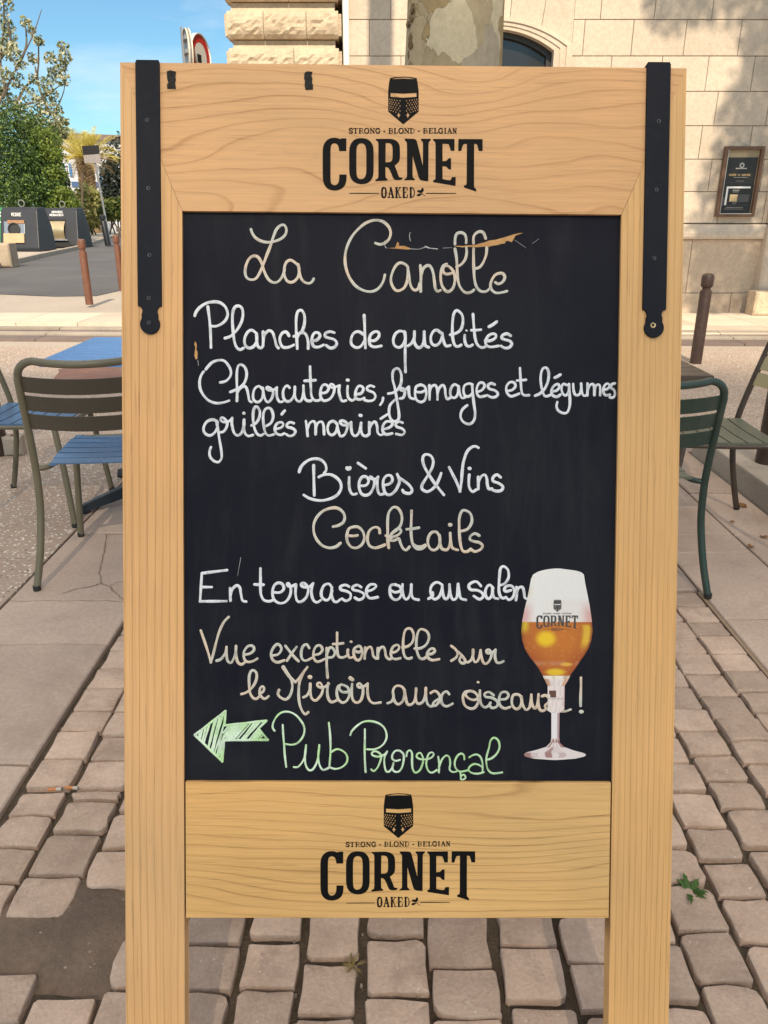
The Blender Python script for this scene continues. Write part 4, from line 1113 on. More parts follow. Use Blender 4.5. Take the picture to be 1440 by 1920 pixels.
# ================================================================== TERRACE FURNITURE
m_olive = paint('olive_metal', (.135,.118,.078), .38, .06, 4, grime=.15)
m_oslat = paint('shaded_olive_slats', (.062,.052,.038), .4, .06, 4)  # darker copy of the olive, shade painted into the back slats
m_bluet = paint('blue_slat_paint', (.115,.27,.58), .32, .10, 3)
m_blues = paint('sky_tint_seat', (.075,.145,.27), .34, .12, 3)  # blue stands in for sky reflected on the olive seats
m_dgreen = paint('dark_green_metal', (.020,.042,.034), .36, .08, 4, grime=.1)
m_ggreen = paint('grey_green_seat', (.12,.13,.095), .4, .08, 4, grime=.15)
m_brownm = paint('brown_metal', (.060,.042,.032), .4, .08, 4, grime=.1)
m_khaki = paint('sunlit_khaki_slats', (.40,.34,.19), .36, .10, 4, grime=.2)  # slat colour lightened to stand in for sun on it
m_black = paint('black_iron', (.012,.013,.016), .42, .1, 6)
m_rub = paint('dark_rubber', (.02,.02,.02), .8)
def chair(label, x, y, rz, mf, ms, mbk):
    r = empty('cafe_chair', (x, y, 0), rz, label, 'chair', 'slatted metal cafe chairs'); RD = .0135
    xb = lambda z: .250-.020*(max(0, z-.45)/.4)
    yb = lambda z: -.20-.10*(max(0, z-.45)/.42)**1.15
    mb = MB(); up = [(-xb(z), yb(z), z) for z in np.linspace(.44, .80, 7)]
    cr = []
    for k in range(0, 7): a = R(k*15); cr.append((-.230+.062*(1-math.cos(a)), yb(.8+.062*math.sin(a))-.004*k/6, .803+.062*math.sin(a)))
    bar = [(-.172+.344*k/10, yb(.865)-.004-.055*(1-(2*k/10-1)**2), .866-.006*(1-(2*k/10-1)**2)) for k in range(1, 10)]
    half = up+cr; mb.tube(half+bar+[(-a, b, c) for a, b, c in reversed(half)], RD, 12)
    fr = mb.build('back_frame', mf, r, smooth=True)
    for z0, z1 in ((.755,.812),(.686,.743),(.617,.674)):
        mb = MB(); N = 12; vs = []
        for k in range(N+1):
            s_ = 2*k/N-1
            for z in (z0, z1):
                for th_ in (0, .004): vs.append((s_*xb(z)*.985, yb(z)-.062*(1-s_*s_)+th_, z-.004*(1-s_*s_)))
        fs = []
        for k in range(N):
            a = k*4; b = a+4; fs += [(a,b,b+2,a+2),(a+1,a+3,b+3,b+1),(a,a+1,b+1,b),(a+2,b+2,b+3,a+3)]
        fs += [(0,2,3,1),(N*4,N*4+1,N*4+3,N*4+2)]
        mb.add(vs, fs); mb.build('back_slat', mbk, r)
    for s_ in (-1, 1):
        mb = MB(); mb.tube([(s_*.250,-.20,.45),(s_*.255,-.208,.30),(s_*.270,-.245,.14),(s_*.290,-.285,.012)], RD, 12, smooth=4); lg_ = mb.build('leg', mf, r, smooth=True)
        mb = MB(); mb.lathe([(.0135,0),(.0145,.003),(.0145,.02)], 12, (s_*.2905,-.287,0)); mb.build('foot_cap', m_rub, lg_)
        mb = MB(); mb.tube([(s_*.205,.19,.452),(s_*.228,.215,.25),(s_*.252,.235,.012)], RD, 12, smooth=4); lg_ = mb.build('leg', mf, r, smooth=True)
        mb = MB(); mb.lathe([(.0135,0),(.0145,.003),(.0145,.02)], 12, (s_*.2525,.2355,0)); mb.build('foot_cap', m_rub, lg_)
    mb = MB(); mb.tube([(-.248,-.198,.452),(-.205,-.17,.455),(-.200,-.05,.453),(-.196,.15,.455),(-.185,.205,.455),(-.15,.225,.452),(.15,.225,.452),(.185,.205,.455),(.196,.15,.455),(.200,-.05,.453),(.205,-.17,.455),(.248,-.198,.452)], .011, 10, smooth=4)
    mb.build('seat_frame', mf, r, smooth=True)
    mb = MB()
    for k in range(6):
        y0 = -.195+k*.0685; sag = lambda s_, yy: .472-.004*(1-s_*s_)-(.008*((yy-.14)/.07)**2 if yy > .14 else 0); N = 6; vs = []
        hw = .205 if 0 < k < 5 else .198
        for i in range(N+1):
            s_ = 2*i/N-1
            for yy in (y0, y0+.0605):
                for dz in (-.005, 0): vs.append((s_*hw, yy, sag(s_, yy)+dz))
        fs = []
        for i in range(N): a = i*4; b = a+4; fs += [(a,a+2,b+2,b),(a+1,b+1,b+3,a+3),(a,b,b+1,a+1),(a+2,a+3,b+3,b+2)]
        fs += [(0,1,3,2),(N*4,N*4+2,N*4+3,N*4+1)]; mb.add(vs, fs)
    for s_ in (-1, 1): mb.box(s_*.19-.014, s_*.19+.014, -.195, .215, .4605, .4665)
    mb.build('seat', ms, r)
    return r
chair('olive slatted chair with seat tinted blue for reflected sky, back turned to us, at the blue table', -1.06, 2.93, R(7), m_olive, m_blues, m_oslat)
chair('olive chair cut by the left picture edge, its seat, tinted blue for reflected sky, pushed under the blue table', -1.64, 3.49, R(-90), m_olive, m_blues, m_oslat)
chair('chair on the far side of the blue table, only thin grey-green legs showing', -1.045, 4.07, R(180), m_ggreen, m_blues, m_ggreen)
ch_ = chair('dark green slatted chair on the right, back turned to us', .912, 2.83, R(1), m_dgreen, m_ggreen, m_dgreen); ch_.scale = (.98, 1, .94)
chair('brown chair with khaki back slats coloured as if sunlit at the right picture edge', 1.405, 3.19, R(88), m_brownm, m_ggreen, m_khaki)
def table(label, x, y, rz, mt, mfoot):
    r = empty('cafe_table', (x, y, 0), rz, label, 'table', 'square slatted cafe tables'); H = .735; h = .35
    mb = MB()
    for k in range(8): mb.box(-h+.004, h-.004, -h+.012+k*.0848, -h+.012+k*.0848+.0785, H-.012, H)
    mb.box(-h, -h+.003, -h, h, H-.024, H-.001); mb.box(h-.003, h, -h, h, H-.024, H-.001); mb.box(-h+.0035, h-.0035, -h, -h+.010, H-.026, H-.0005); mb.box(-h+.0035, h-.0035, h-.010, h, H-.026, H-.0005)
    mb.build('table_top', mt, r, bevel=.0015)
    mb = MB(); mb.lathe([(.035,.07),(.03,.1),(.03,.66),(.05,.69),(.05,.708)], 18); mb.build('pedestal', mfoot, r, smooth=True)
    for k in range(4):
        a = R(45+90*k); d = Vector((math.cos(a), math.sin(a), 0)); nn = Vector((-d.y, d.x, 0))
        vs = []
        for s_, w_, z0, z1 in ((.0,.034,.04,.11),(.12,.030,.04,.10),(.33,.024,.018,.058),(.40,.020,.012,.042),(.415,.012,.012,.03)):
            p = d*s_; vs += [p-nn*w_+Vector((0,0,z0)), p+nn*w_+Vector((0,0,z0)), p+nn*w_*.6+Vector((0,0,z1)), p-nn*w_*.6+Vector((0,0,z1))]
        fs = [(0,1,2,3),(19,18,17,16)]
        for l in range(4):
            for q in range(4): fs.append((l*4+q, (l+1)*4+q, (l+1)*4+(q+1)%4, l*4+(q+1)%4))
        mb = MB(); mb.add(vs, fs); ft = mb.build('foot', mfoot, r, bevel=.003)
        mb = MB(); c = d*.385; mb.lathe([(.02,0),(.024,.004),(.024,.016),(.008,.02)], 14, c); mb.build('glide', m_rub, ft)
    return r
table('blue slatted cafe table between the left chairs', -1.150, 3.69, R(0), m_bluet, m_black)
table('dark brown cafe table corner behind the green chair', .952, 3.37, R(0), m_brownm, m_black)

# ================================================================== BOLLARDS AND STREET BITS
def bollard(label, x, y, h, r, mat, z=0, lean=0):
    o = empty('bollard', (x, y, z), 0, label, 'bollard', 'metal bollards along the street'); o.rotation_euler = (0, lean, 0)
    mb = MB(); mb.lathe([(r*1.02,0),(r,.02),(r,h*.80),(r*.97,h*.815),(r*.72,h*.825),(r*.72,h*.845)], 20); mb.build('post', mat, o, smooth=True)
    mb = MB(); mb.lathe([(r*.72,h*.845),(r*.98,h*.86),(r*1.04,h*.875),(r*1.04,h*.96),(r*.95,h*.985),(r*.6,h)], 20); mb.build('cap', mat, o, smooth=True)
    return o
m_rust = paint('rust_brown_paint', (.155,.062,.036), .4, .12, 8, grime=.15)
m_dbrown = paint('dark_brown_paint', (.040,.020,.015), .4, .12, 8, grime=.12)
p = ground(168, 571); bollard('rust brown bollard standing before the grey road on the left', p.x, p.y, .97, .058, m_rust)
p = ground(229, 543); bollard('rust brown bollard mostly hidden by the left edge of the sign', p.x, p.y, .97, .058, m_rust)
p = ground(1304, 681); bollard('dark brown bollard with grooved cap before the stone wall', p.x, p.y, .82, .054, m_dbrown)
p = ground(5, 852); bollard('dark brown bollard at the left picture edge beside the olive chairs', p.x-.02, p.y, .82, .056, m_dbrown)
bollard('dark brown bollard at the right picture edge on the kerb step', 1.985, 3.82, .82, .054, m_dbrown, .118)
p = ground(203, 461); o = empty('black_post', (p.x, p.y, 0), 0, 'slim black leaning post by the far road', 'post'); o.rotation_euler = (0, R(-5), 0)
mb = MB(); mb.lathe([(.13,0),(.13,1.02),(.12,1.04)], 16); mb.build('post', m_black, o, smooth=True)
mb = MB(); mb.lathe([(.07,1.04),(.07,1.08),(.14,1.10),(.14,1.24),(.09,1.29)], 16); mb.build('cap', m_black, o, smooth=True)
# small grey foot block beside the left bollard
p = ground(30, 852); o = empty('foot_block_stone', (p.x, p.y, 0), R(8), 'small grey stone foot block behind the left olive chair', 'stone block')
mb = MB(); mb.bbox(-.055, .055, -.04, .04, 0, .115, .012); mb.build('block', m_kerb, o); mb = MB(); mb.lathe([(.012,.1145),(.012,.122),(.004,.124)], 10); mb.build('bolt', m_rust, o)
# stone block on the far pavement
p = ground(-22, 500); o = empty('stone_block', (p.x, p.y, -.03), R(4), 'pale rough stone block on the far pavement at the left picture edge', 'stone block')
mb = MB(); mb.bbox(-.62, .62, 0, .55, 0, .62, .04, .01, rg_); mb.build('block', stone('rough_block', (.44,.35,.26), (.34,.27,.20), 3, 30, .8, .9, None, 0, .02), o, bevel=.02)

# waste containers
m_bin = paint('anthracite_plastic', (.016,.018,.026), .5, .1, 2)
m_steel = paint('brushed_steel', (.34,.36,.39), .28, .1, 3, metal=.9)
m_brass = paint('brassy_steel', (.58,.45,.28), .30, .16, 3, metal=.75)
m_flap = paint('worn_cream_flap', (.46,.32,.185), .5, .12, 3)
m_wht = paint('white_letters', (.75,.75,.75), .6)
m_gbin = paint('green_plastic', (.02,.20,.06), .45, .1, 3)
def waste(label, x, y, rz, kind):
    o = empty('waste_container', (x, y, -.03), rz, label, 'waste container', 'underground waste containers'); hw = .78
    prof = [(-.72,0),(-.74,.12),(-.36,1.48),(-.24,1.58),(.30,1.60),(.62,.9),(.70,0)]     # y,z of the side, front to -Y
    mb = MB(); vs = [(-hw+(.02 if z > .2 else 0)*z*2, a, z) for a, z in prof]+[(hw-(.02 if z > .2 else 0)*z*2, a, z) for a, z in prof]; n = len(prof)
    mb.add(vs, [tuple(range(n)), tuple(reversed(range(n, 2*n)))]+[(i, n+i, n+(i+1)%n, (i+1)%n) for i in range(n)]); body = mb.build('body', m_bin, o, bevel=.035)
    sl = (.36-.74)/(.12-1.48)
    def F(u, z, d=0.0): 
        f = (z-.12)/(1.36); return (u, -.74+.38*f-d, z+d*.25)
    def plate(nm, mat, u0_, u1_, z0, z1, d0, d1, par=o, bev=.006):
        m = MB(); m.add([F(a, z, d) for d in (d0, d1) for z in (z0, z1) for a in (u0_, u1_)], [(0,1,3,2),(4,6,7,5),(0,4,5,1),(2,3,7,6),(0,2,6,4),(1,5,7,3)]); return m.build(nm, mat, par, bevel=bev)
    if kind == 'glass':
        plate('chute_plate', m_steel, -.60, .22, .46, 1.08, .0, .014)
        m = MB(); m.lathe([(.24,0),(.24,.05),(.20,.052),(.20,.01),(.02,.012)], 26); c = m.build('chute_hole', paint('chute_rubber', (.012,.012,.014), .6), o); q = F(-.19, .80, .012); c.location = q; c.rotation_euler = (R(75), 0, 0)
        plate('lower_flap', m_flap, -.60, .22, .30, .64, .016, .07)
        plate('top_lip', paint('orange_brown_lip', (.30,.15,.07), .5), -.45, .22, 1.0, 1.12, .016, .04)
        txt = [('VERRE', -.30, .10, 1.27, 1.38)]
    else:
        m = MB(); N = 10
        vs = [F(a, 1.06-.72*k/N, .02+.13*math.sin(math.pi*k/N)) for k in range(N+1) for a in (-.55, .22)]
        m.add(vs+[F(-.55, .7, -.02), F(.22, .7, -.02)], [(2*k, 2*k+1, 2*k+3, 2*k+2) for k in range(N)]); m.build('steel_drum', m_brass, o, smooth=True)
        plate('drum_lip', m_steel, -.55, .34, .27, .32, .0, .12); plate('drum_slot', paint('dark_slot', (.008,.008,.009), .7), -.55, .24, 1.065, 1.13, .001, .03); plate('dark_recess', paint('dark_recess', (.008,.008,.009), .7), -.55, .42, .05, .26, .002, .02)
        txt = [('ORDURES', -.36, .12, 1.385, 1.46), ('MENAGERES', -.45, .16, 1.265, 1.345)]
    m = MB()
    for w_, a, b, z0, z1 in txt:
        n = len(w_); cw = (b-a)/n
        for i, ch in enumerate(w_):
            fat, smo, slim = G[ch]
            for s_ in fat+slim:
                if len(s_) < 2: continue
                pts = [Vector(F(a+cw*(i+.1+.8*q[0]), z0+(z1-z0)*q[1], .016)) for q in s_]
                m.tube(pts, .011, 5, smooth=0)
    m.build('lettering', m_wht, o)
    m = MB(); m.tube([(.12*math.cos(2*math.pi*k/18)-.05, .02, 1.73+.12*math.sin(2*math.pi*k/18)) for k in range(19)], .025, 8, cap=False); m.build('lifting_ring', paint('grey_ring', (.16,.17,.15), .6), o)
    return o
p = ground(40, 470); waste('dark grey waste container with a round black glass chute', p.x, p.y+.75, R(-4), 'glass')
p = ground(114, 464); waste('dark grey waste container with a brassy drum, right of the glass container', p.x, p.y+.9, R(-4), 'drum')
p = ground(-22, 468); o = empty('green_container', (p.x, p.y+.9, -.03), R(-4), 'green recycling container cut by the left picture edge', 'waste container', 'underground waste containers')
mb = MB(); prof = [(-.72,0),(-.74,.12),(-.36,1.48),(-.24,1.58),(.30,1.60),(.62,.9),(.70,0)]; n = 7
mb.add([(-.62, a, z) for a, z in prof]+[(.62, a, z) for a, z in prof], [tuple(range(n)), tuple(reversed(range(n, 2*n)))]+[(i, n+i, n+(i+1)%n, (i+1)%n) for i in range(n)]); mb.build('body', m_gbin, o, bevel=.035)
for z in (1.4, 1.28, 1.05): f = (z-.12)/1.36; mb = MB(); mb.box(.30, .58, -.74+.38*f-.02, -.74+.38*f, z-.025, z+.025); mb.build('white_label', m_wht, o)

# small things lying about
def butt(px, py, rz, label):
    p = ground(px, py); o = empty('cigarette_butt', (p.x, p.y, -.004), R(rz), label, 'cigarette butt', 'cigarette butts in the joint')
    mb = MB(); mb.tube([(-.014,0,.004),(.006,0,.004)], .0042, 10); mb.build('filter', paint('orange_filter', (.50,.19,.07), .7), o, smooth=True)
    mb = MB(); mb.tube([(.006,0,.004),(.018,0,.004)], .0043, 10); mb.build('paper_end', paint('ash_paper', (.48,.42,.37), .8), o, smooth=True)
butt(101, 1480, 4, 'orange cigarette butt in the joint, nearer the slab'); butt(133, 1477, -4, 'cigarette butt with longer grey end, to the right of the orange one')
m_weed = leafmat('weed_leaf', [(0, (.035,.085,.02)), (.5, (.06,.13,.03)), (1, (.09,.16,.045))])
m_dry = leafmat('dry_grass', [(0, (.30,.22,.09)), (1, (.42,.32,.14))])
def weed(label, px, py, n, ln, mat, cat, up=.5, wd=.009):
    p = ground(px, py); o = None; mb = MB()
    for k in range(n):
        a = rg_.uniform(0, 2*math.pi); d = Vector((math.cos(a), math.sin(a), 0)); nn = Vector((-d.y, d.x, 0)); L_ = ln*rg_.uniform(.6, 1.15); u_ = up*rg_.uniform(.5, 1.3)
        vs = []; N = 7
        for i in range(N+1):
            f = i/N; q = d*L_*f+Vector((0, 0, L_*u_*(f-.62*f*f))); w_ = wd*math.sin(math.pi*min(1, f*.9+.08))*(1.0 if i % 2 else .55)
            vs += [q-nn*w_, q+Vector((0,0,-.001)), q+nn*w_]
        mb.add(vs, [(i*3+s_, i*3+s_+1, i*3+s_+4, i*3+s_+3) for i in range(N) for s_ in (0, 1)])
    o = mb.build('weed_plant', mat, loc=(p.x, p.y, -.004), autos=False); return tag(o, label, cat)
weed('small green toothed weed growing between setts right of the sign', 1292, 1672, 15, .038, m_weed, 'weed', .9, .007)
weed('dry straw coloured grass tuft between setts under the sign', 662, 1812, 26, .026, m_dry, 'grass tuft', 1.1, .0012)
m_dleaf = leafmat('fallen_leaf', [(0, (.20,.09,.035)), (1, (.33,.16,.06))], .7)
def dleaf(label, px, py, s_, rz):
    p = ground(px, py); mb = MB(); N = 8; vs = []
    for i in range(N+1):
        f = i/N; w_ = .5*math.sin(math.pi*f)**.7*(1 if i % 2 else .75); vs += [(f-.5, -w_, .12*math.sin(f*5)+.25*w_*w_), (f-.5, 0, .05+.1*math.sin(f*5)), (f-.5, w_, .1+.2*w_)]
    mb.add([(a*s_, b*s_, c*s_) for a, b, c in vs], [(i*3+k, i*3+k+1, i*3+k+4, i*3+k+3) for i in range(N) for k in (0, 1)])
    o = mb.build('fallen_leaf', m_dleaf, loc=(p.x, p.y, .004), autos=False); o.rotation_euler = (0, 0, rz); tag(o, label, 'leaf', 'fallen leaves on the right slabs')
dleaf('curled orange brown leaf at the foot of the khaki chair leg', 1392, 950, .05, .4); dleaf('brown crumpled leaf on the joint right of the green chair leg', 1408, 1026, .035, 1.2)
dleaf('brown leaf near the right picture edge on the slabs', 1432, 1008, .035, 2.2); dleaf('tiny brown leaf between the two chair legs on the right', 1373, 980, .022, .2)
mb = MB()
for k in range(340):
    x, y = rg_.uniform(XS, XR), rg_.uniform(.7, 2.0); s_ = rg_.uniform(.0025, .006)
    q = [(x+s_*math.cos(a)*rg_.uniform(.7,1.2), y+s_*math.sin(a)*rg_.uniform(.7,1.2)) for a in np.linspace(0, 5.2, 6)]; z = -.016
    mb.add([(a, b, z-.004) for a, b in q]+[(x+(a-x)*.6, y+(b-y)*.6, z+s_*.7) for a, b in q], [(i, (i+1)%6, 6+(i+1)%6, 6+i) for i in range(6)]+[(6,7,8,9,10,11)])
tag(mb.build('joint_gravel', stone('gravel', (.42,.36,.30), (.22,.18,.15), 40, 200, island=.5)), kind='stuff')
# ================================================================== THE STONE BUILDING
WY = 11.4
m_lime = stone('limestone_ashlar', (.58,.48,.385), (.51,.42,.335), 1.3, 26, .22, .88, ((.40,.31,.22), .35), .07, .004)
m_limer = stone('rustic_limestone', (.62,.50,.36), (.50,.39,.28), 5, 30, .9, .9, ((.36,.27,.19), .4), .06, .03)
m_joint = stone('mortar_joint', (.30,.225,.16), (.24,.18,.13), 4, 60)
m_limed = stone('plinth_limestone', (.56,.44,.33), (.48,.37,.275), 1.1, 24, .25, .9, ((.36,.27,.20), .6), .06, .005)
bld = empty('stone_building', (3.0, WY, 0), 0, 'pale limestone building with quoined corner and arched window', 'building')
def bb(m, name, mat, **k): o = m.build(name, mat, None, **k); o.parent = bld; o.matrix_parent_inverse = Matrix.Translation((-3.0, -WY, 0)); return o
WX0, WX1, ARX, AHI, AHO = -.52, 12.0, 1.40, .79, 1.02
SPR, CRN = 3.29, 3.55                               # springing and crown heights of the opening
rw = random.Random(4)
mb = MB(); zc = 1.205; i = 0; H = .405
courses = []
while zc < 7.6: courses.append((zc, zc+H)); zc += H
for i, (z0, z1) in enumerate(courses):
    x = WX0-rw.uniform(0, .35); 
    x = WX0 - (.33 if i % 2 else 0)
    while x < WX1:
        wd = rw.uniform(.58, .74); a, b = max(x, WX0)+.003, min(x+wd, WX1)-.003
        x += wd
        segs = [(a, b)]
        if z0 < 3.83 and z1 > 1.9:                  # leave the window bay
            segs = []
            if a < ARX-AHO: segs.append((a, min(b, ARX-AHO)))
            if b > ARX+AHO: segs.append((max(a, ARX+AHO), b))
        for a, b in segs:
            if b-a > .03: mb.bbox(a, b, WY+rw.uniform(-.002,.002), WY+.06, z0+.0035, z1-.0035, .005, .001, rw)
# voussoir blocks over the arch
rad = lambda hw, rise: (hw*hw+rise*rise)/(2*rise)
Ro = rad(AHO, .30); zo_ = 3.36                      # outer arch
arch = lambda hw, rise, zs, n=16: [(hw*(2*k/n-1), zs+math.sqrt(max(0, rad(hw, rise)**2-(hw*(2*k/n-1))**2))-(rad(hw, rise)-rise)) for k in range(n+1)]
oa = arch(AHO, .30, zo_)
ztop = next(z1 for z0, z1 in courses if z1 > 3.83)-.0035
for k in range(5):
    p = oa[int(k*16/5):int((k+1)*16/5)+1+(1 if k < 4 and False else 0)]
    x0, x1 = -AHO+2*AHO*k/5, -AHO+2*AHO*(k+1)/5
    zf = lambda x: zo_+math.sqrt(max(0, Ro**2-x*x))-(Ro-.30)
    xs = np.linspace(x0+.003, x1-.003, 5); fan = lambda x: x*1.12 if abs(x) < AHO-.01 else x
    poly = [(ARX+x, zf(x)+.002) for x in xs]+[(ARX+max(-AHO+.003, min(AHO-.003, x*1.1)), ztop) for x in (xs[-1], xs[0])]
    mb.prism(poly, WY+.001, WY+.06)
bb(mb, 'ashlar_face', m_lime)
mb = MB(); mb.box(WX0, ARX-AHI-.02, WY+.055, WY+.5, 0, 7.6); mb.box(ARX+AHI+.02, WX1, WY+.055, WY+.5, 0, 7.6); mb.box(ARX-AHI-.02, ARX+AHI+.02, WY+.055, WY+.5, 3.66, 7.6); mb.box(ARX-AHI-.02, ARX+AHI+.02, WY+.055, WY+.5, 0, 1.9)
mb.box(-1.9, WX1, WY+6, WY+6.4, 0, 7.6); mb.box(-1.9, -1.6, WY+.5, WY+6, 0, 7.6)
bb(mb, 'core_wall', m_joint)
# architrave of the window, three stepped mouldings
mb = MB()
for hw0, hw1, rs0, rs1, pr in ((AHI, .865, .24, .26, .02), (.865, .945, .26, .28, .035), (.945, AHO, .28, .30, .055)):
    za_, zb_ = SPR+(hw0-AHI)*.3, SPR+(hw1-AHI)*.3
    ia, ob = arch(hw0, rs0, za_), arch(hw1, rs1, zb_)
    path = [(-hw0, 1.9)]+ia+[(hw0, 1.9)]; path2 = [(-hw1, 1.9)]+ob+[(hw1, 1.9)]
    n = len(path); vs = [(ARX+a, WY-pr, b) for a, b in path]+[(ARX+a, WY-pr, b) for a, b in path2]+[(ARX+a, WY+.16 if hw0 == AHI else WY+.05, b) for a, b in path]+[(ARX+a, WY+.05, b) for a, b in path2]
    fs = []
    for k in range(n-1): fs += [(k, k+1, n+k+1, n+k), (k, 2*n+k, 2*n+k+1, k+1), (n+k, n+k+1, 3*n+k+1, 3*n+k)]
    mb.add(vs, fs)
bb(mb, 'architrave', m_lime)
wn = MB(); ia = arch(AHI-.002, .24, SPR); ib = arch(AHI-.07, .22, SPR-.045)
path = [(-AHI+.002, 1.9)]+ia+[(AHI-.002, 1.9)]; path2 = [(-AHI+.07, 1.9)]+ib+[(AHI-.07, 1.9)]; n = len(path)
wn.add([(ARX+a, WY+.12, b) for a, b in path]+[(ARX+a, WY+.12, b) for a, b in path2]+[(ARX+a, WY+.2, b) for a, b in path2], [(k, k+1, n+k+1, n+k) for k in range(n-1)]+[(n+k, n+k+1, 2*n+k+1, 2*n+k) for k in range(n-1)])
wn.box(ARX-.03, ARX+.03, WY+.125, WY+.19, 1.9, 3.42); wn.box(ARX-AHI+.07, ARX+AHI-.07, WY+.127, WY+.19, 1.9, 1.97)
wf = bb(wn, 'window', paint('dark_window_frame', (.020,.017,.016), .4, .1, 5))
pn = MB(); P = [(ARX-AHI+.03, 1.92)]+[(ARX+a, b+.01) for a, b in arch(AHI-.03, .23, SPR-.03)]+[(ARX+AHI-.03, 1.92)]
pn.prism(P, WY+.185, WY+.195); t = NT('window_glass'); t.out((.022,.019,.016), .08, None, 0, .6); o = pn.build('pane', t.m, wf)
# stringcourse and plinth
mb = MB(); mb.prism([(WY+.05,1.0),(WY-.055,1.0),(WY-.07,1.03),(WY-.07,1.08),(WY-.03,1.19),(WY+.05,1.2)], WX0, WX1, lambda a, b, c: (c, a, b)); bb(mb, 'stringcourse', m_lime)
mb = MB(); x = WX0
while x < WX1: wd = rw.uniform(1.0, 1.5); mb.bbox(x+.003, min(x+wd, WX1)-.003, WY-.012, WY+.06, .272, .997, .006); x += wd
x = WX0
while x < WX1: wd = rw.uniform(.9, 1.3); mb.bbox(x+.003, min(x+wd, WX1)-.003, WY-.045, WY+.06, 0, .268, .008); x += wd
bb(mb, 'plinth', m_limed)
mb = MB(); mb.bbox(5.28, 6.0, WY-.16, WY+.05, .30, 1.15, .02); mb.bbox(5.30, 5.98, WY-.14, WY+.05, 1.21, 7.5, .02); bb(mb, 'pilaster', m_lime)
# rusticated corner pier
mb = MB(); z = 3.00-.41*7; k = 0
while z < 7.5:
    hgt = .30; N = 26; M = 8
    x0, x1 = -1.985, -.575; ex = [x0, -1.20+.05*(k % 3), x1] if k % 2 else [x0, -1.52, -.98, x1]
    for a, b in zip(ex[:-1], ex[1:]):
        nx = max(6, int((b-a)/.045)); vs = []
        for i in range(nx+1):
            for j in range(M+1):
                u_, v_ = i/nx, j/M; edge = min(1, min(u_, 1-u_)*nx/1.6)*min(1, min(v_, 1-v_)*M/1.6)
                bulge = .055*math.sin(math.pi*min(1, max(0, v_)))**.5
                vs.append((a+.004+(b-a-.008)*u_, WY-.10-bulge-edge*rw.uniform(0, .035), z+hgt*v_))
        fs = [(i*(M+1)+j, (i+1)*(M+1)+j, (i+1)*(M+1)+j+1, i*(M+1)+j+1) for i in range(nx) for j in range(M)]
        mb.add(vs, fs)
        mb.box(a+.004, b-.004, WY-.1, WY+.3, z, z+hgt)
    # side cheek rounding
    mb.box(x0-.035, x0+.0035, WY-.08, WY+.3, z+.03, z+hgt-.03); mb.box(x1-.0035, x1+.035, WY-.08, WY+.3, z+.03, z+hgt-.03)
    mb.prism([(WY+.3, z+hgt+.002),(WY-.07, z+hgt+.002),(WY-.05, z+hgt+.03),(WY-.02, z+hgt+.05),(WY-.02, z+hgt+.10),(WY+.3, z+hgt+.108)], x0+.05, x1-.05, lambda a, b, c: (c, a, b))
    z += .41; k += 1
bb(mb, 'corner_pier', m_limer, autos=None)
mb = MB(); mb.tube([(-.485, WY-.06, 0), (-.485, WY-.06, 7.4)], .042, 14); 
for z in (.8, 2.6, 4.4, 6.2): mb.lathe([(.05,0),(.05,.06)], 14, (-.485, WY-.06, z))
bb(mb, 'drainpipe', paint('white_pipe_paint', (.78,.76,.72), .4, .05), smooth=True)
mb = MB(); mb.prism([(WY+.5,7.6),(WY-.25,7.62),(WY-.35,7.75),(WY-.35,7.9),(WY+.5,8.0)], -2.1, WX1, lambda a, b, c: (c, a, b)); mb.box(-2.1, WX1, WY+.5, WY+6.5, 7.6, 8.0); bb(mb, 'cornice', m_lime)
# guard stone at the pilaster foot
o = empty('guard_stone', (5.55, WY-.28, 0), 0, 'rough pale stone block against the wall foot at the right picture edge', 'stone block')
mb = MB(); N = 5; mb.bbox(-.42, .5, -.17, .10, 0, .33, .03, .012, rw); mb.build('block', m_limer, o, bevel=.012)

# notice frame on the wall
nf = empty('notice_frame', (4.825, WY-.02, 1.29), 0, 'brown framed service entrance notice with black poster hung on the wall', 'notice board')
m_nf = paint('brown_wood_frame', (.13,.065,.035), .45, .2, 12)
W_, H_ = .265, .88
mb = MB(); mb.box(-W_, -W_+.045, -.06, 0, 0, H_); mb.box(W_-.045, W_, -.06, 0, 0, H_); mb.box(-W_+.0455, W_-.0455, -.058, 0, H_-.04, H_); mb.box(-W_+.0455, W_-.0455, -.058, 0, 0, .035); mb.build('frame', m_nf, nf, bevel=.004)
mb = MB(); mb.box(-W_+.04, W_-.04, -.012, -.002, .02, H_-.02); mb.build('backing', paint('tan_backing', (.34,.26,.16), .6), nf)
mb = MB(); mb.box(-W_+.046, -W_+.052, -.061, -.02, .035, H_-.04); mb.box(-W_+.0525, W_-.046, -.061, -.02, .0355, .044); mb.build('metal_bead', paint('aluminium_bead', (.6,.56,.5), .35, metal=.6), nf)
mb = MB(); mb.box(-.213, .205, -.022, -.0125, .045, .745); ps = mb.build('poster', paint('black_poster', (.012,.010,.010), .4, .1), nf)
PY = -.0224
def prect(mbx, x0, x1, z0, z1, d=0): mbx.box(x0, x1, PY-.0008-d, PY, z0, z1)
mw = MB(); mw.lathe([(.030,0),(.034,.0008),(.022,.0012),(.016,.0005)], 22, cap=False); k0 = len(mw.v)
for i in range(k0-88, k0): x, y, z = mw.v[i]; mw.v[i] = (x+.002, PY-z, .648+y)
mw.build('round_emblem', m_gp_ := paint('grey_print', (.42,.40,.38), .5), ps)
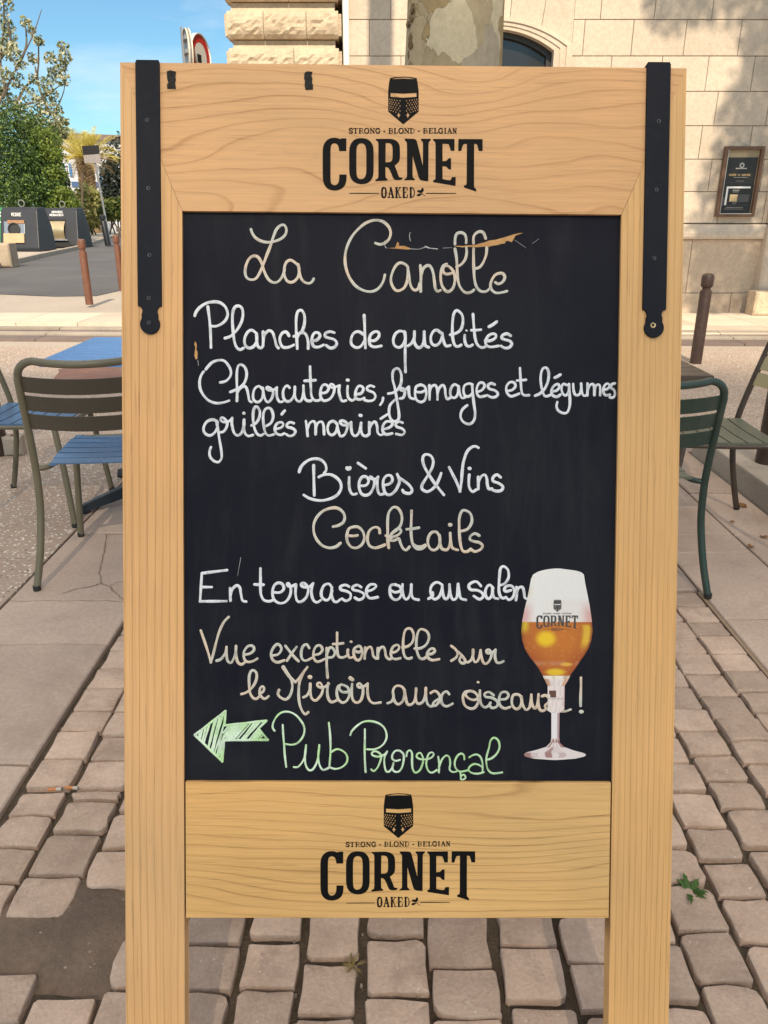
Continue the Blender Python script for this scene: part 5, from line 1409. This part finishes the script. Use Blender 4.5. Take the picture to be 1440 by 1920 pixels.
for q in ((-.085, .10, .496, .501), (-.05, .06, .452, .455), (-.13, .10, .118, .122), (-.15, .11, .098, .101), (-.075, .02, .335, .343), (-.07, .015, .315, .319), (-.055, .01, .178, .182), (-.05, -.005, .163, .166), (-.075, .075, .603, .616)):
    mw = MB(); prect(mw, *q); mw.build('small_print', m_gp_, ps)
mw = MB(); fr = lambda x, z: (x, z)
def fix(mbx): mbx.v = [(x, y, z) for x, y, z in mbx.v]
word(mw, fr, 'ENTRÉE DE SERVICE', -.155, .135, .518, .540, .0042, .0028, PY, .0006, step=.002); mw.build('poster_lettering', paint('gold_print', (.62,.42,.20), .5), ps)
mw = MB(); prect(mw, -.16, -.135, .15, .385, .0012); prect(mw, -.1345, .165, .362, .385, .0011); mw.build('white_bracket', paint('white_print', (.75,.74,.72), .5), ps)
mw = MB(); prect(mw, -.10, .005, .195, .285, .0013); mw.build('tan_square', paint('tan_print', (.62,.45,.24), .5), ps)
mw = MB(); prect(mw, .012, .165, .190, .285, .0005); prect(mw, -.20, -.168, .15, .25, .0005); prect(mw, -.21, .175, .145, .148, .0006); prect(mw, -.21, .175, .43, .433, .0006); mw.build('grey_panel', paint('dark_grey_print', (.075,.07,.075), .5), ps)

# ================================================================== PLANE TREE
t = NT('plane_bark'); v = t.coord(scale=(1, 1, .75)); d = t.noise(v, 5, 4, .6); 
vo = t.n('TexVoronoi'); vo.inputs['Scale'].default_value = 8.5; vo.inputs['Randomness'].default_value = 1
mxv = t.n('MixRGB'); mxv.inputs[0].default_value = .16; t.link(v, mxv.inputs[1]); nzc = t.n('TexNoise'); nzc.inputs['Scale'].default_value = 7; nzc.inputs['Detail'].default_value = 5; t.link(v, nzc.inputs['Vector']); t.link(nzc.outputs['Color'], mxv.inputs[2]); t.link(mxv.outputs[0], vo.inputs['Vector'])
sepc = t.n('SeparateColor'); t.link(vo.outputs['Color'], sepc.inputs[0])
bc = t.ramp(sepc.outputs[0], [(0,(.31,.225,.115)), (.22,(.33,.26,.16)), (.45,(.38,.30,.19)), (.70,(.50,.42,.29)), (.80,(.25,.175,.095)), (.88,(.36,.30,.225))], 'CONSTANT')
bc = t.mix(1.0, bc, t.ramp(t.noise(v, 30, 4, .7), [(.25,.8),(.75,1.15)]), 'MULTIPLY')
vo2 = t.n('TexVoronoi', feature='DISTANCE_TO_EDGE'); vo2.inputs['Scale'].default_value = 8.5; t.link(mxv.outputs[0], vo2.inputs['Vector'])
ed = t.ramp(vo2.outputs['Distance'], [(0, 1.0), (.012, 0.0)]); ed = t.math('MULTIPLY', ed, t.ramp(t.noise(v, 3, 2), [(.5, 0.0), (.6, .8)]))
bc = t.mix(ed, bc, (.06,.042,.026))
m_bark = t.out(bc, .85, t.bump(t.math('ADD', sepc.outputs[0], t.math('MULTIPLY', t.noise(v, 45, 4), .4)), .5, .008), 0, .25)
TX, TY = .30, 4.2
pt = empty('plane_tree', (TX, TY, 0), 0, 'thick plane tree trunk with patchy olive and cream bark rising behind the sign', 'tree')
mb = MB(); n = 36; vs = []; zs_ = list(np.linspace(0, 11, 120)); rt = random.Random(8)
for z in zs_:
    r0 = .265+.16*math.exp(-z/.25)-.012*z+.012*math.sin(z*2.1)
    for k in range(n):
        a = 2*math.pi*k/n; r_ = r0*(1+.025*math.sin(3*a+z*.7)+.018*math.sin(5*a-z*1.6)+.008*math.sin(11*a+z*6))+rt.uniform(-.0015,.0015)
        vs.append((r_*math.cos(a)+.03*math.sin(z*.5), r_*math.sin(a), z))
mb.add(vs, [(i*n+k, i*n+(k+1)%n, (i+1)*n+(k+1)%n, (i+1)*n+k) for i in range(len(zs_)-1) for k in range(n)])
m_flake = stone('bark_flake', (.17,.115,.06), (.12,.075,.04), 20, 120, .6)
mb.cur = 1
for k in range(120):
    a = R(rt.uniform(196, 240)) if k < 85 else R(rt.uniform(240, 318)); z = rt.uniform(2.30, 2.9) if k < 85 else rt.uniform(2.5, 2.75); r_ = .263-.012*z; w_ = rt.uniform(.006, .016); h_ = rt.uniform(.010, .030)
    if k < 25: a = R(rt.uniform(203, 214)); z = rt.uniform(1.9, 2.8)
    cx_, cy_ = r_*math.cos(a)+.03*math.sin(z*.5), r_*math.sin(a); tx_, ty_ = -math.sin(a), math.cos(a); vs = []
    N = 9; sl = rt.uniform(-.5, .5)
    for i in range(N):
        q = 2*math.pi*i/N; v2 = h_*math.sin(q)*rt.uniform(.6,1.3); u_ = w_*math.cos(q)*rt.uniform(.5,1.4)+sl*v2*.6; vs.append((cx_+tx_*u_, cy_+ty_*u_, z+v2))
    o_ = .011*rt.uniform(.3, 1.2); vs2 = [(x*(1+o_/r_), y*(1+o_/r_), zz-.004) for x, y, zz in vs]
    mb.add(vs+vs2, [tuple(range(N, 2*N))]+[(i, (i+1)%N, N+(i+1)%N, N+i) for i in range(N)])
mb.build('trunk', [m_bark, m_flake], pt, smooth=True)
def leaves(mbx, c, rad_, n, size, rr, squash=1.0, shell=.0, droop=0):
    c = Vector(c)
    for _ in range(n):
        while True:
            d = Vector((rr.uniform(-1,1), rr.uniform(-1,1), rr.uniform(-1,1)))
            if shell < d.length <= 1: break
        p = c+Vector((d.x*rad_, d.y*rad_, d.z*rad_*squash)); s_ = size*rr.uniform(.6, 1.3)
        a = Vector((rr.gauss(0,1), rr.gauss(0,1), rr.gauss(0,1)-droop)).normalized(); b = a.orthogonal().normalized(); b = (b*math.cos(rr.uniform(0,6.28))+a.cross(b)*math.sin(rr.uniform(0,6.28))).normalized()
        mbx.add([p-a*s_*.6, p+b*s_*.34-a*s_*.05, p+a*s_*.65, p-b*s_*.34-a*s_*.05], [(0,1,2,3)])
m_plf = leafmat('plane_leaf', [(0,(.05,.10,.02)),(.5,(.08,.14,.03)),(1,(.14,.19,.05))])
mb = MB(); ml = MB()
for k in range(5):
    a = R(72*k+20); e1 = Vector((math.cos(a)*1.0, math.sin(a)*1.0, 12.3)); e2 = Vector((math.cos(a+.3)*2.1, math.sin(a+.3)*2.1, 13.8)); mb.tube([(0,0,10.6),(math.cos(a)*.35, math.sin(a)*.35, 11.4), e1, e2], [.13,.10,.07,.03], 10, smooth=3)
    leaves(ml, e2, 1.3, 700, .16, rt, .7); leaves(ml, e1+Vector((0,0,.9)), 1.1, 500, .16, rt, .8)
mb.build('limbs', m_bark, pt, smooth=True); ml.build('crown', m_plf, pt, autos=False)

# ================================================================== ROAD SIGNS ON THE CORNER
m_sgrey = paint('sign_back_grey', (.33,.34,.35), .45, .1, 4); m_red_ = paint('sign_red', (.62,.03,.025), .4, .05); m_wh = paint('sign_white', (.80,.79,.77), .4, .04); m_galv = paint('galvanised_pole', (.30,.30,.31), .4, .1, 4, metal=.5)
c = at(366, 96, 12.2); sp_ = empty('road_sign', (c.x, c.y, 0), 0, 'two round road signs on one pole, a grey back and a red ring', 'road sign')
mb = MB(); mb.tube([(0,0,0),(0,0,c.z+.2)], .034, 12); mb.build('pole', m_galv, sp_, smooth=True)
def disc(name, cx_, cy_, cz, rr_, rz, mats, redring):
    o = empty(name, (cx_, cy_, cz), 0); o.parent = sp_; o.rotation_euler = (0, 0, rz)
    fr = lambda a, b, d: (a, d, b); C_ = lambda q: [(q*math.cos(2*math.pi*k/36), q*math.sin(2*math.pi*k/36)) for k in range(36)]
    m = MB(); m.prism(C_(rr_), -.012, .012); b_ = m.build('plate', m_sgrey if not redring else m_wh, o)
    m = MB(); m.lathe([(rr_-.012,-.03),(rr_,-.03),(rr_,.03),(rr_-.012,.03)], 36, cap=False); m.v = [(x, z, y) for x, y, z in m.v]; m.build('rim', m_wh if redring else paint('pale_rim', (.62,.55,.45), .4), o)
    if redring:
        m = MB(); m.flat([C_(rr_-.02), list(reversed(C_(rr_*.62)))], -.0135); m.build('red_ring', m_red_, o, autos=False)
        m = MB(); m.box(-rr_*.35, rr_*.05, -.0150, -.0125, -.07, .03); m.build('dark_mark', m_black, o)
    else:
        m = MB(); m.box(-rr_*.5, rr_*.5, -.05, -.014, -.02, .02); m.box(-rr_*.5, rr_*.5, -.05, -.014, .14, .18); m.box(-.03, .03, -.07, -.052, -.25, .3); m.build('bracket', m_galv, o)
    return o
a1 = at(351.5, 96, 12.0); a2 = at(374.5, 103, 12.2)
disc('sign_disc', a1.x-c.x, a1.y-c.y, a1.z-.02, .29, R(-68), None, False)
disc('sign_disc', a2.x-c.x, a2.y-c.y, a2.z-.03, 0.29, R(75), None, True)

# ================================================================== GREENERY AND HOUSES BEYOND THE ROAD
rv = random.Random(21)
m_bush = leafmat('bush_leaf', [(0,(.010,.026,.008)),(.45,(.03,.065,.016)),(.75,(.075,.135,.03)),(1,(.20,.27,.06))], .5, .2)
m_wood_ = stone('twig_bark', (.16,.12,.09), (.11,.085,.065), 8, 60)
ml = MB()
for px, py, Y, rad_, n in ((20,300,41,2.6,2600),(-50,320,42,2.9,1500),(62,330,40,1.6,2200),(86,348,40,1.15,1500),(45,260,42,1.8,1300),(10,245,43,1.7,1000),(102,374,39,.95,1100),(60,378,38.5,1.4,1500),(-10,375,39,1.6,1200),(80,292,41,.9,800),(122,395,38.6,.65,700)):
    c = at(px, py, Y); leaves(ml, c, rad_, int(n*2.6), .115, rv, .85, .25, .4)
o = empty('bamboo_bush', (at(40,410,41).x, 41, 0), 0, 'large dark green feathery bush rising behind the waste containers', 'bush')
m_lime = leafmat('sunlit_lime_leaf', [(0,(.06,.11,.02)),(.6,(.16,.22,.04)),(1,(.26,.30,.06))], .5, .3)  # lighter leaves, sunlight put into the colour of the bush's right side
ml2 = MB()
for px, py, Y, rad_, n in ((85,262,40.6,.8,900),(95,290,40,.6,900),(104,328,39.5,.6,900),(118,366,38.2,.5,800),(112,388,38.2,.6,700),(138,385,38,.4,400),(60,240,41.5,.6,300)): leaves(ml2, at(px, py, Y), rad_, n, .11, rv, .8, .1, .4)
l_ = ml2.build('sunlit_tint_shoots', m_lime, None, autos=False); l_.parent = o; l_.matrix_parent_inverse = Matrix.Translation(-Vector(o.location))
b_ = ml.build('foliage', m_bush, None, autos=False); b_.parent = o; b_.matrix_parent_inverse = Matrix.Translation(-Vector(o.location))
mb = MB()
for k in range(14): x = rv.uniform(-3, 3); mb.tube([(x, rv.uniform(-.6,.8), 0), (x+rv.uniform(-.4,.4), rv.uniform(-.6,.6), 3.2)], .05, 6)
mb.build('stems', m_wood_, o)
# loose pale-leaved tree behind the bush
m_pale = leafmat('pale_leaf', [(0,(.07,.09,.03)),(.35,(.17,.19,.08)),(.62,(.36,.36,.20)),(1,(.62,.58,.42))], .5, .25)
TB = at(20, 405, 46); o = empty('pale_leaved_tree', (TB.x-1.5, TB.y, 0), 0, 'open branched tree with cream tinted leaves against the sky', 'tree')
tr = MB(); tl = MB()
base_ = Vector((TB.x-1.5, TB.y, 0))
def W(px, py, Y=46): return at(px, py, Y)-base_
tr.tube([(0,0,0),(.1,0,2.5),W(-20,300),W(-14,220)], [.22,.18,.14,.11], 10, smooth=3)
br = [[(-14,220),(10,170),(30,130),(60,70),(78,18)],[(-14,220),(30,200),(70,190),(100,170),(122,150)],[(-20,260),(20,230),(60,240),(95,215),(120,170),(122,85)],[(10,170),(0,110),(8,50),(5,-20)],[(30,130),(45,100),(50,75),(46,40)],[(60,240),(80,265),(105,275),(122,250)],[(-14,220),(-30,120),(-40,20)],[(30,200),(45,165),(70,140),(72,75)],[(95,215),(75,170),(66,125)],[(0,110),(20,80),(15,40)]]
for b_ in br: tr.tube([W(*p, 46+rv.uniform(-.5,.5)) for p in b_], [.09,.06,.045,.03,.016][:len(b_)] if len(b_) <= 5 else [.09,.06,.05,.04,.025,.016], 6, smooth=3)
for px, py, rr_, n in ((8,8,.5,110),(12,48,.45,100),(2,30,.4,70),(48,42,.30,60),(58,58,.26,50),(72,76,.30,60),(16,75,.5,120),(25,100,.5,130),(5,95,.5,100),(40,120,.35,70),(62,110,.33,70),(72,78,.25,40),(118,88,.32,80),(122,108,.35,90),(112,125,.4,100),(95,108,.35,70),(100,140,.4,90),(118,150,.4,90),(85,160,.45,110),(65,150,.35,60),(30,150,.45,90),(10,140,.45,90),(55,178,.5,120),(75,195,.5,120),(95,180,.5,120),(105,205,.4,100),(40,205,.5,110),(20,190,.5,100),(8,180,.4,80),(85,225,.6,180),(110,235,.55,170),(65,230,.55,150),(45,240,.5,120),(100,255,.6,180),(118,250,.35,100),(78,255,.5,140),(122,228,.25,50),(-5,160,.6,120),(-20,100,.8,150),(-30,40,.8,150)):
    leaves(tl, W(px, py, 46+rv.uniform(-.6,.6)), rr_, n, .17, rv, .9)
tr.build('trunk', m_wood_, o, smooth=True); tl.build('crown', m_pale, o, autos=False)
# palm
PB = at(172, 405, 62); o = empty('palm_tree', (PB.x, PB.y, 0), 0, 'palm with yellow green fronds and stubbly trunk before the white house', 'palm tree')
ztop_ = at(172, 300, 62).z; tr = MB()
tr.lathe([(.60,0),(.55,.6),(.50,ztop_*.5),(.52,ztop_*.8),(.55,ztop_)], 18)
m_ptr = stone('palm_trunk', (.34,.24,.13), (.20,.13,.07), 6, 30, .5, .9, None, .5); 
for k in range(340):
    a = k*2.39996; z = ztop_*(.18+.82*k/340); r_ = .52; d = Vector((math.cos(a), math.sin(a), 0)); nn = Vector((-d.y, d.x, 0)); p = d*r_+Vector((0,0,z)); q = d*(r_+.14)+Vector((0,0,z+.22))
    tr.add([p-nn*.1, p+nn*.1, q+nn*.06, q-nn*.06, p-nn*.1+Vector((0,0,.12)), p+nn*.1+Vector((0,0,.12))], [(0,1,2,3),(4,3,2,5),(0,3,4),(1,5,2)])
tr.build('trunk', m_ptr, o)
m_frond = leafmat('palm_frond', [(0,(.34,.30,.05)),(.5,(.60,.50,.10)),(1,(.72,.60,.20))], .45, .3)
m_frondold = leafmat('old_frond', [(0,(.30,.21,.10)),(1,(.48,.37,.20))], .6, .2)
def frond(m, a, el, L_, sag):
    d = Vector((math.cos(a), math.sin(a), 0)); pts = []
    for i in range(13): f = i/12; pts.append(Vector((0,0,ztop_))+d*(.35+L_*f*math.cos(el)*(1-.12*f*f*sag))+Vector((0,0,L_*(f*math.sin(el)-sag*f*f*.75))))
    for i in range(1, 13):
        p = pts[i]; tg = (pts[i]-pts[i-1]).normalized(); side = tg.cross(Vector((0,0,1))).normalized(); upv = side.cross(tg)
        for s_ in (-1, 1):
            for h_ in (0, .5):
                q0 = pts[i-1].lerp(p, h_); ll = .62*math.sin(math.pi*min(1, .15+i/13*.85))+.12
                q1 = q0+tg*ll*.55+side*s_*ll*.75+upv*ll*rv.uniform(.0, .35); w_ = tg*.028
                m.add([q0-w_, q0+w_, q1+w_*.2, q1-w_*.2], [(0,1,2,3)])
    m.tube(pts, [.035,.03,.02,.012], 5)
fm = MB(); fo = MB()
for k in range(44): frond(fm, k*2.39996, R(rv.uniform(12, 78)), rv.uniform(2.6, 3.5), rv.uniform(.25, .7))
for k in range(12): frond(fo, k*2.39996+.5, R(rv.uniform(-10, 20)), rv.uniform(2.0, 2.6), rv.uniform(.4, .7))
fm.build('fronds', m_frond, o, autos=False); fo.build('old_fronds', m_frondold, o, autos=False)
# grass clump under the palm, hedge to its right, dark trees behind
m_gcl = leafmat('tall_grass', [(0,(.15,.17,.05)),(.6,(.28,.27,.09)),(1,(.42,.34,.16))], .6, .3)
def clump(name, label, cat, spots, mat, size, grp=None):
    c0 = at(*spots[0][:3]); o = empty(name, (c0.x, c0.y, 0), 0, label, cat, grp); m = MB()
    for px, py, Y, rad_, n, sq in spots:
        c = at(px, py, Y); c = c-Vector(o.location); leaves(m, c, rad_, n, size, rv, sq, .1)
    m.build('foliage', mat, o, autos=False); s_ = MB()
    for k in range(5): s_.tube([(rv.uniform(-.5,.5), rv.uniform(-.3,.3), 0), (rv.uniform(-.5,.5), rv.uniform(-.3,.3), max(.4, c0.z))], .05, 6)
    s_.build('stems', m_wood_, o); return o
clump('grass_clump', 'tall yellowing grasses at the foot of the palm', 'ornamental grass', [(165,388,56,1.1,800,1.4),(180,392,56,.8,500,1.3),(155,400,55,.7,400,.9),(172,408,55,.9,400,.5)], m_gcl, .30)
m_hedge = leafmat('hedge_leaf', [(0,(.02,.04,.012)),(.5,(.06,.09,.02)),(1,(.20,.22,.05))], .5, .2)
clump('clipped_hedge', 'low clipped hedge left of the sign beside the far road', 'hedge', [(212,393,52,.9,1100,.8),(228,392,52,.9,700,.8),(245,392,52,.9,500,.8),(200,400,52,.6,500,.8)], m_hedge, .17)
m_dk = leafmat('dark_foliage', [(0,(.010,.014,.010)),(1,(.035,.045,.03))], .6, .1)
clump('dark_conifer', 'dark trees right of the palm behind the hedge', 'tree', [(222,350,72,1.6,2600,1.5),(243,335,74,2.4,2600,1.6),(214,378,70,1.0,1600,1.0)], m_dk, .26)
# white house with blue shutters
m_wall = stone('white_render', (.62,.62,.64), (.54,.54,.57), .4, 12, .1); m_roof = stone('brown_tiles', (.20,.14,.10), (.13,.09,.07), 2, 14, .5); m_shut = paint('blue_shutter', (.04,.19,.42), .5, .08); m_blue2 = paint('blue_band', (.06,.11,.22), .5, .1)
HY = 84; hA, hB = at(92, 400, HY), at(262, 400, HY+4); o = empty('white_house', (hA.x, hA.y, 0), math.atan2(hB.y-hA.y, hB.x-hA.x), 'white rendered house with bright blue shutters behind the palm', 'house')
hw_ = (hB-hA).length; px_h = lambda px: (px-92)/170*hw_; zz = lambda py: at(170, py, HY+2).z
mb = MB(); mb.box(0, hw_, 0, 9, 0, zz(262)); mb.build('wall', m_wall, o)
mb = MB(); mb.prism([(-.4, zz(262)), (9.4, zz(262)), (4.5, zz(243))], -.4, hw_+.4, lambda a, b, c: (c, a, b)); rf = mb.build('roof', m_roof, o)
mb = MB(); x = px_h(140); mb.box(x-.45, x+.25, 3.6, 4.6, zz(240), zz(221)); mb.box(x-.40, x-.10, 3.8, 4.2, zz(221), zz(217)); ch = mb.build('chimney', stone('chimney_brick', (.20,.16,.14), (.13,.10,.09), 3, 20), rf)
mb = MB(); xa = px_h(129); mb.tube([(xa,4,zz(236)),(xa,4,zz(213))], .035, 6); mb.tube([(xa-.5,4,zz(214.5)),(xa+.75,4,zz(214.5))], .03, 6)
for k in range(5): mb.tube([(xa-.4+k*.25,3.7,zz(214.5)),(xa-.4+k*.25,4.3,zz(214.5))], .02, 5)
mb.build('aerial', m_galv, rf)
def win(a, b, z0, z1, shut=True):
    m = MB(); m.box(px_h(a), px_h(b), -.06, 0, zz(z0), zz(z1)); wn_ = m.build('window', paint('pale_frame', (.6,.62,.66), .5), o)
    if shut:
        for s0, s1 in ((a-4.5, a-.4), (b+.4, b+4.5)): m = MB(); m.box(px_h(s0), px_h(s1), -.12, -.02, zz(z0+.6), zz(z1-.6)); m.build('shutter', m_shut, o)
    m = MB(); w0, w1 = px_h(a), px_h(b); m.box(w0+.15, w1-.15, -.09, -.061, zz(z0)+.15, zz(z1)-.15); m.build('pane', m_bin, wn_)
win(132, 139, 331, 308); win(198, 206, 338, 314); win(128, 133, 285, 277, False); win(95, 99, 280, 270, False)
mb = MB(); mb.box(px_h(140), hw_-.1, -.10, -.005, zz(351), zz(341)); mb.build('blue_band', m_blue2, o)
# signs by the far road
p = at(178, 300, 43); o = empty('information_panel', (p.x, p.y, 0), R(-12), 'square grey information panel with dark top on a slim leaning pole', 'street sign'); zt, zb2 = at(175, 273, 43).z, at(175, 306, 43).z
o.rotation_euler = (0, R(-1.5), R(-12))
mb = MB(); mb.tube([(.28,0,0),(.05,0,zt)], .055, 10); mb.build('pole', m_galv, o, smooth=True)
mb = MB(); mb.box(-.46, .46, -.09, -.05, zb2, zt-.42); mb.build('grey_panel', paint('matt_grey_panel', (.30,.27,.27), .6), o, bevel=.01)
mb = MB(); mb.prism([(-.46, zt-.415+.0), (.46, zt-.40), (.46, zt), (-.46, zt)], -.10, -.06); mb.build('dark_panel', paint('dark_panel', (.03,.028,.032), .35), o)
p = at(192, 356, 88); o = empty('no_entry_sign', (p.x, p.y, 0), 0, 'tiny red no entry sign on a white post near the hedge', 'road sign')
mb = MB(); mb.tube([(.05,.03,0),(.05,.03,p.z)], .06, 8); mb.build('pole', m_wh, o)
mb = MB(); mb.lathe([(.30,0),(.30,.03)], 24); mb.v = [(x, -z, y+p.z) for x, y, z in mb.v]; dk_ = mb.build('plate', m_red_, o)
mb = MB(); mb.box(-.22, .22, -.045, -.031, p.z-.06, p.z+.06); mb.build('white_bar', m_wh, dk_)
p = ground(206, 421); o = empty('white_gate_pier', (at(203,395,60).x, 60, 0), 0, 'small white pier beside the no entry sign post', 'pier')
mb = MB(); mb.lathe([(.40,0),(.40,1.3),(.16,1.9),(.12,2.1)], 12); mb.build('pier', m_wh, o)

# ================================================================== OUT OF FRAME: tree row added to filter the terrace sun, and the wall's shade tree
def leaf_cloud(name, mat, parent, lo, hi, n, size, seed):
    r_ = np.random.RandomState(seed); lo, hi = np.array(lo), np.array(hi); c = lo+(hi-lo)*r_.rand(n, 3)
    a = r_.randn(n, 3); a /= np.linalg.norm(a, axis=1)[:, None]; b = np.cross(a, r_.randn(n, 3)); b /= np.linalg.norm(b, axis=1)[:, None]
    s_ = size*r_.uniform(.7, 1.3, (n, 1)); v_ = np.stack([c-a*s_*.6, c+b*s_*.34, c+a*s_*.65, c-b*s_*.34], 1).reshape(-1, 3)
    me = bpy.data.meshes.new(name); me.from_pydata(v_.tolist(), [], [(4*i, 4*i+1, 4*i+2, 4*i+3) for i in range(n)]); me.materials.append(mat)
    o = bpy.data.objects.new(name, me); col.objects.link(o); o.parent = parent; return o
RY = -40.0
zr = lambda Y0: (Y0-RY)*math.tan(R(SUN_EL))
for k in range(6):
    st = empty('sun_filter_tree', (-11+k*4.4, RY, 0), 0, 'unseen leafy tree added behind the viewpoint to filter the sun', 'tree', 'added row of sun-filtering trees behind the viewpoint')
    mb = MB(); mb.tube([(0,0,0),(.05,0,10),(0,.1,31.5)], [.4,.3,.16], 10, smooth=3); mb.build('trunk', m_bark, st, smooth=True)
    leaf_cloud('crown', m_plf, st, (-2.2, -.4, zr(-2.0)), (2.2, .4, zr(6.9)), 13000, .12, 50+k)
# leafy tree to the right whose shadow falls on the wall
sh_az, sh_el = R(SUN_AZ), R(SUN_EL)
YS = 3.0; back = (WY-YS); dz = back*math.tan(sh_el)/math.cos(sh_az); dxs = back*math.tan(sh_az)
st_ = empty('shade_tree', (6.9+dxs, YS, 0), 0, 'broad leafy tree to the right of the view', 'tree')
ml = MB(); mb = MB(); mb.tube([(0,0,0),(.1,0,4),(0,.1,10)], [.3,.22,.1], 10, smooth=3)
for zc_, xr in ((.35,2.32),(.8,2.3),(1.3,2.25),(1.8,2.15),(2.3,2.05),(2.8,1.95),(3.3,1.9),(3.8,1.95),(4.3,1.9)):
    for k in range(5): leaves(ml, (-xr+.12+k*.95, rv.uniform(-.4,.4), zc_+dz), .62, 780, .08, rv, .75)
leaves(ml, (-3.2, 0, 3.85+dz), .45, 300, .09, rv, .4); leaves(ml, (-2.6, 0, 3.95+dz), .5, 360, .09, rv, .4)
mb.build('trunk', m_bark, st_, smooth=True); ml.build('crown', m_plf, st_, autos=False)
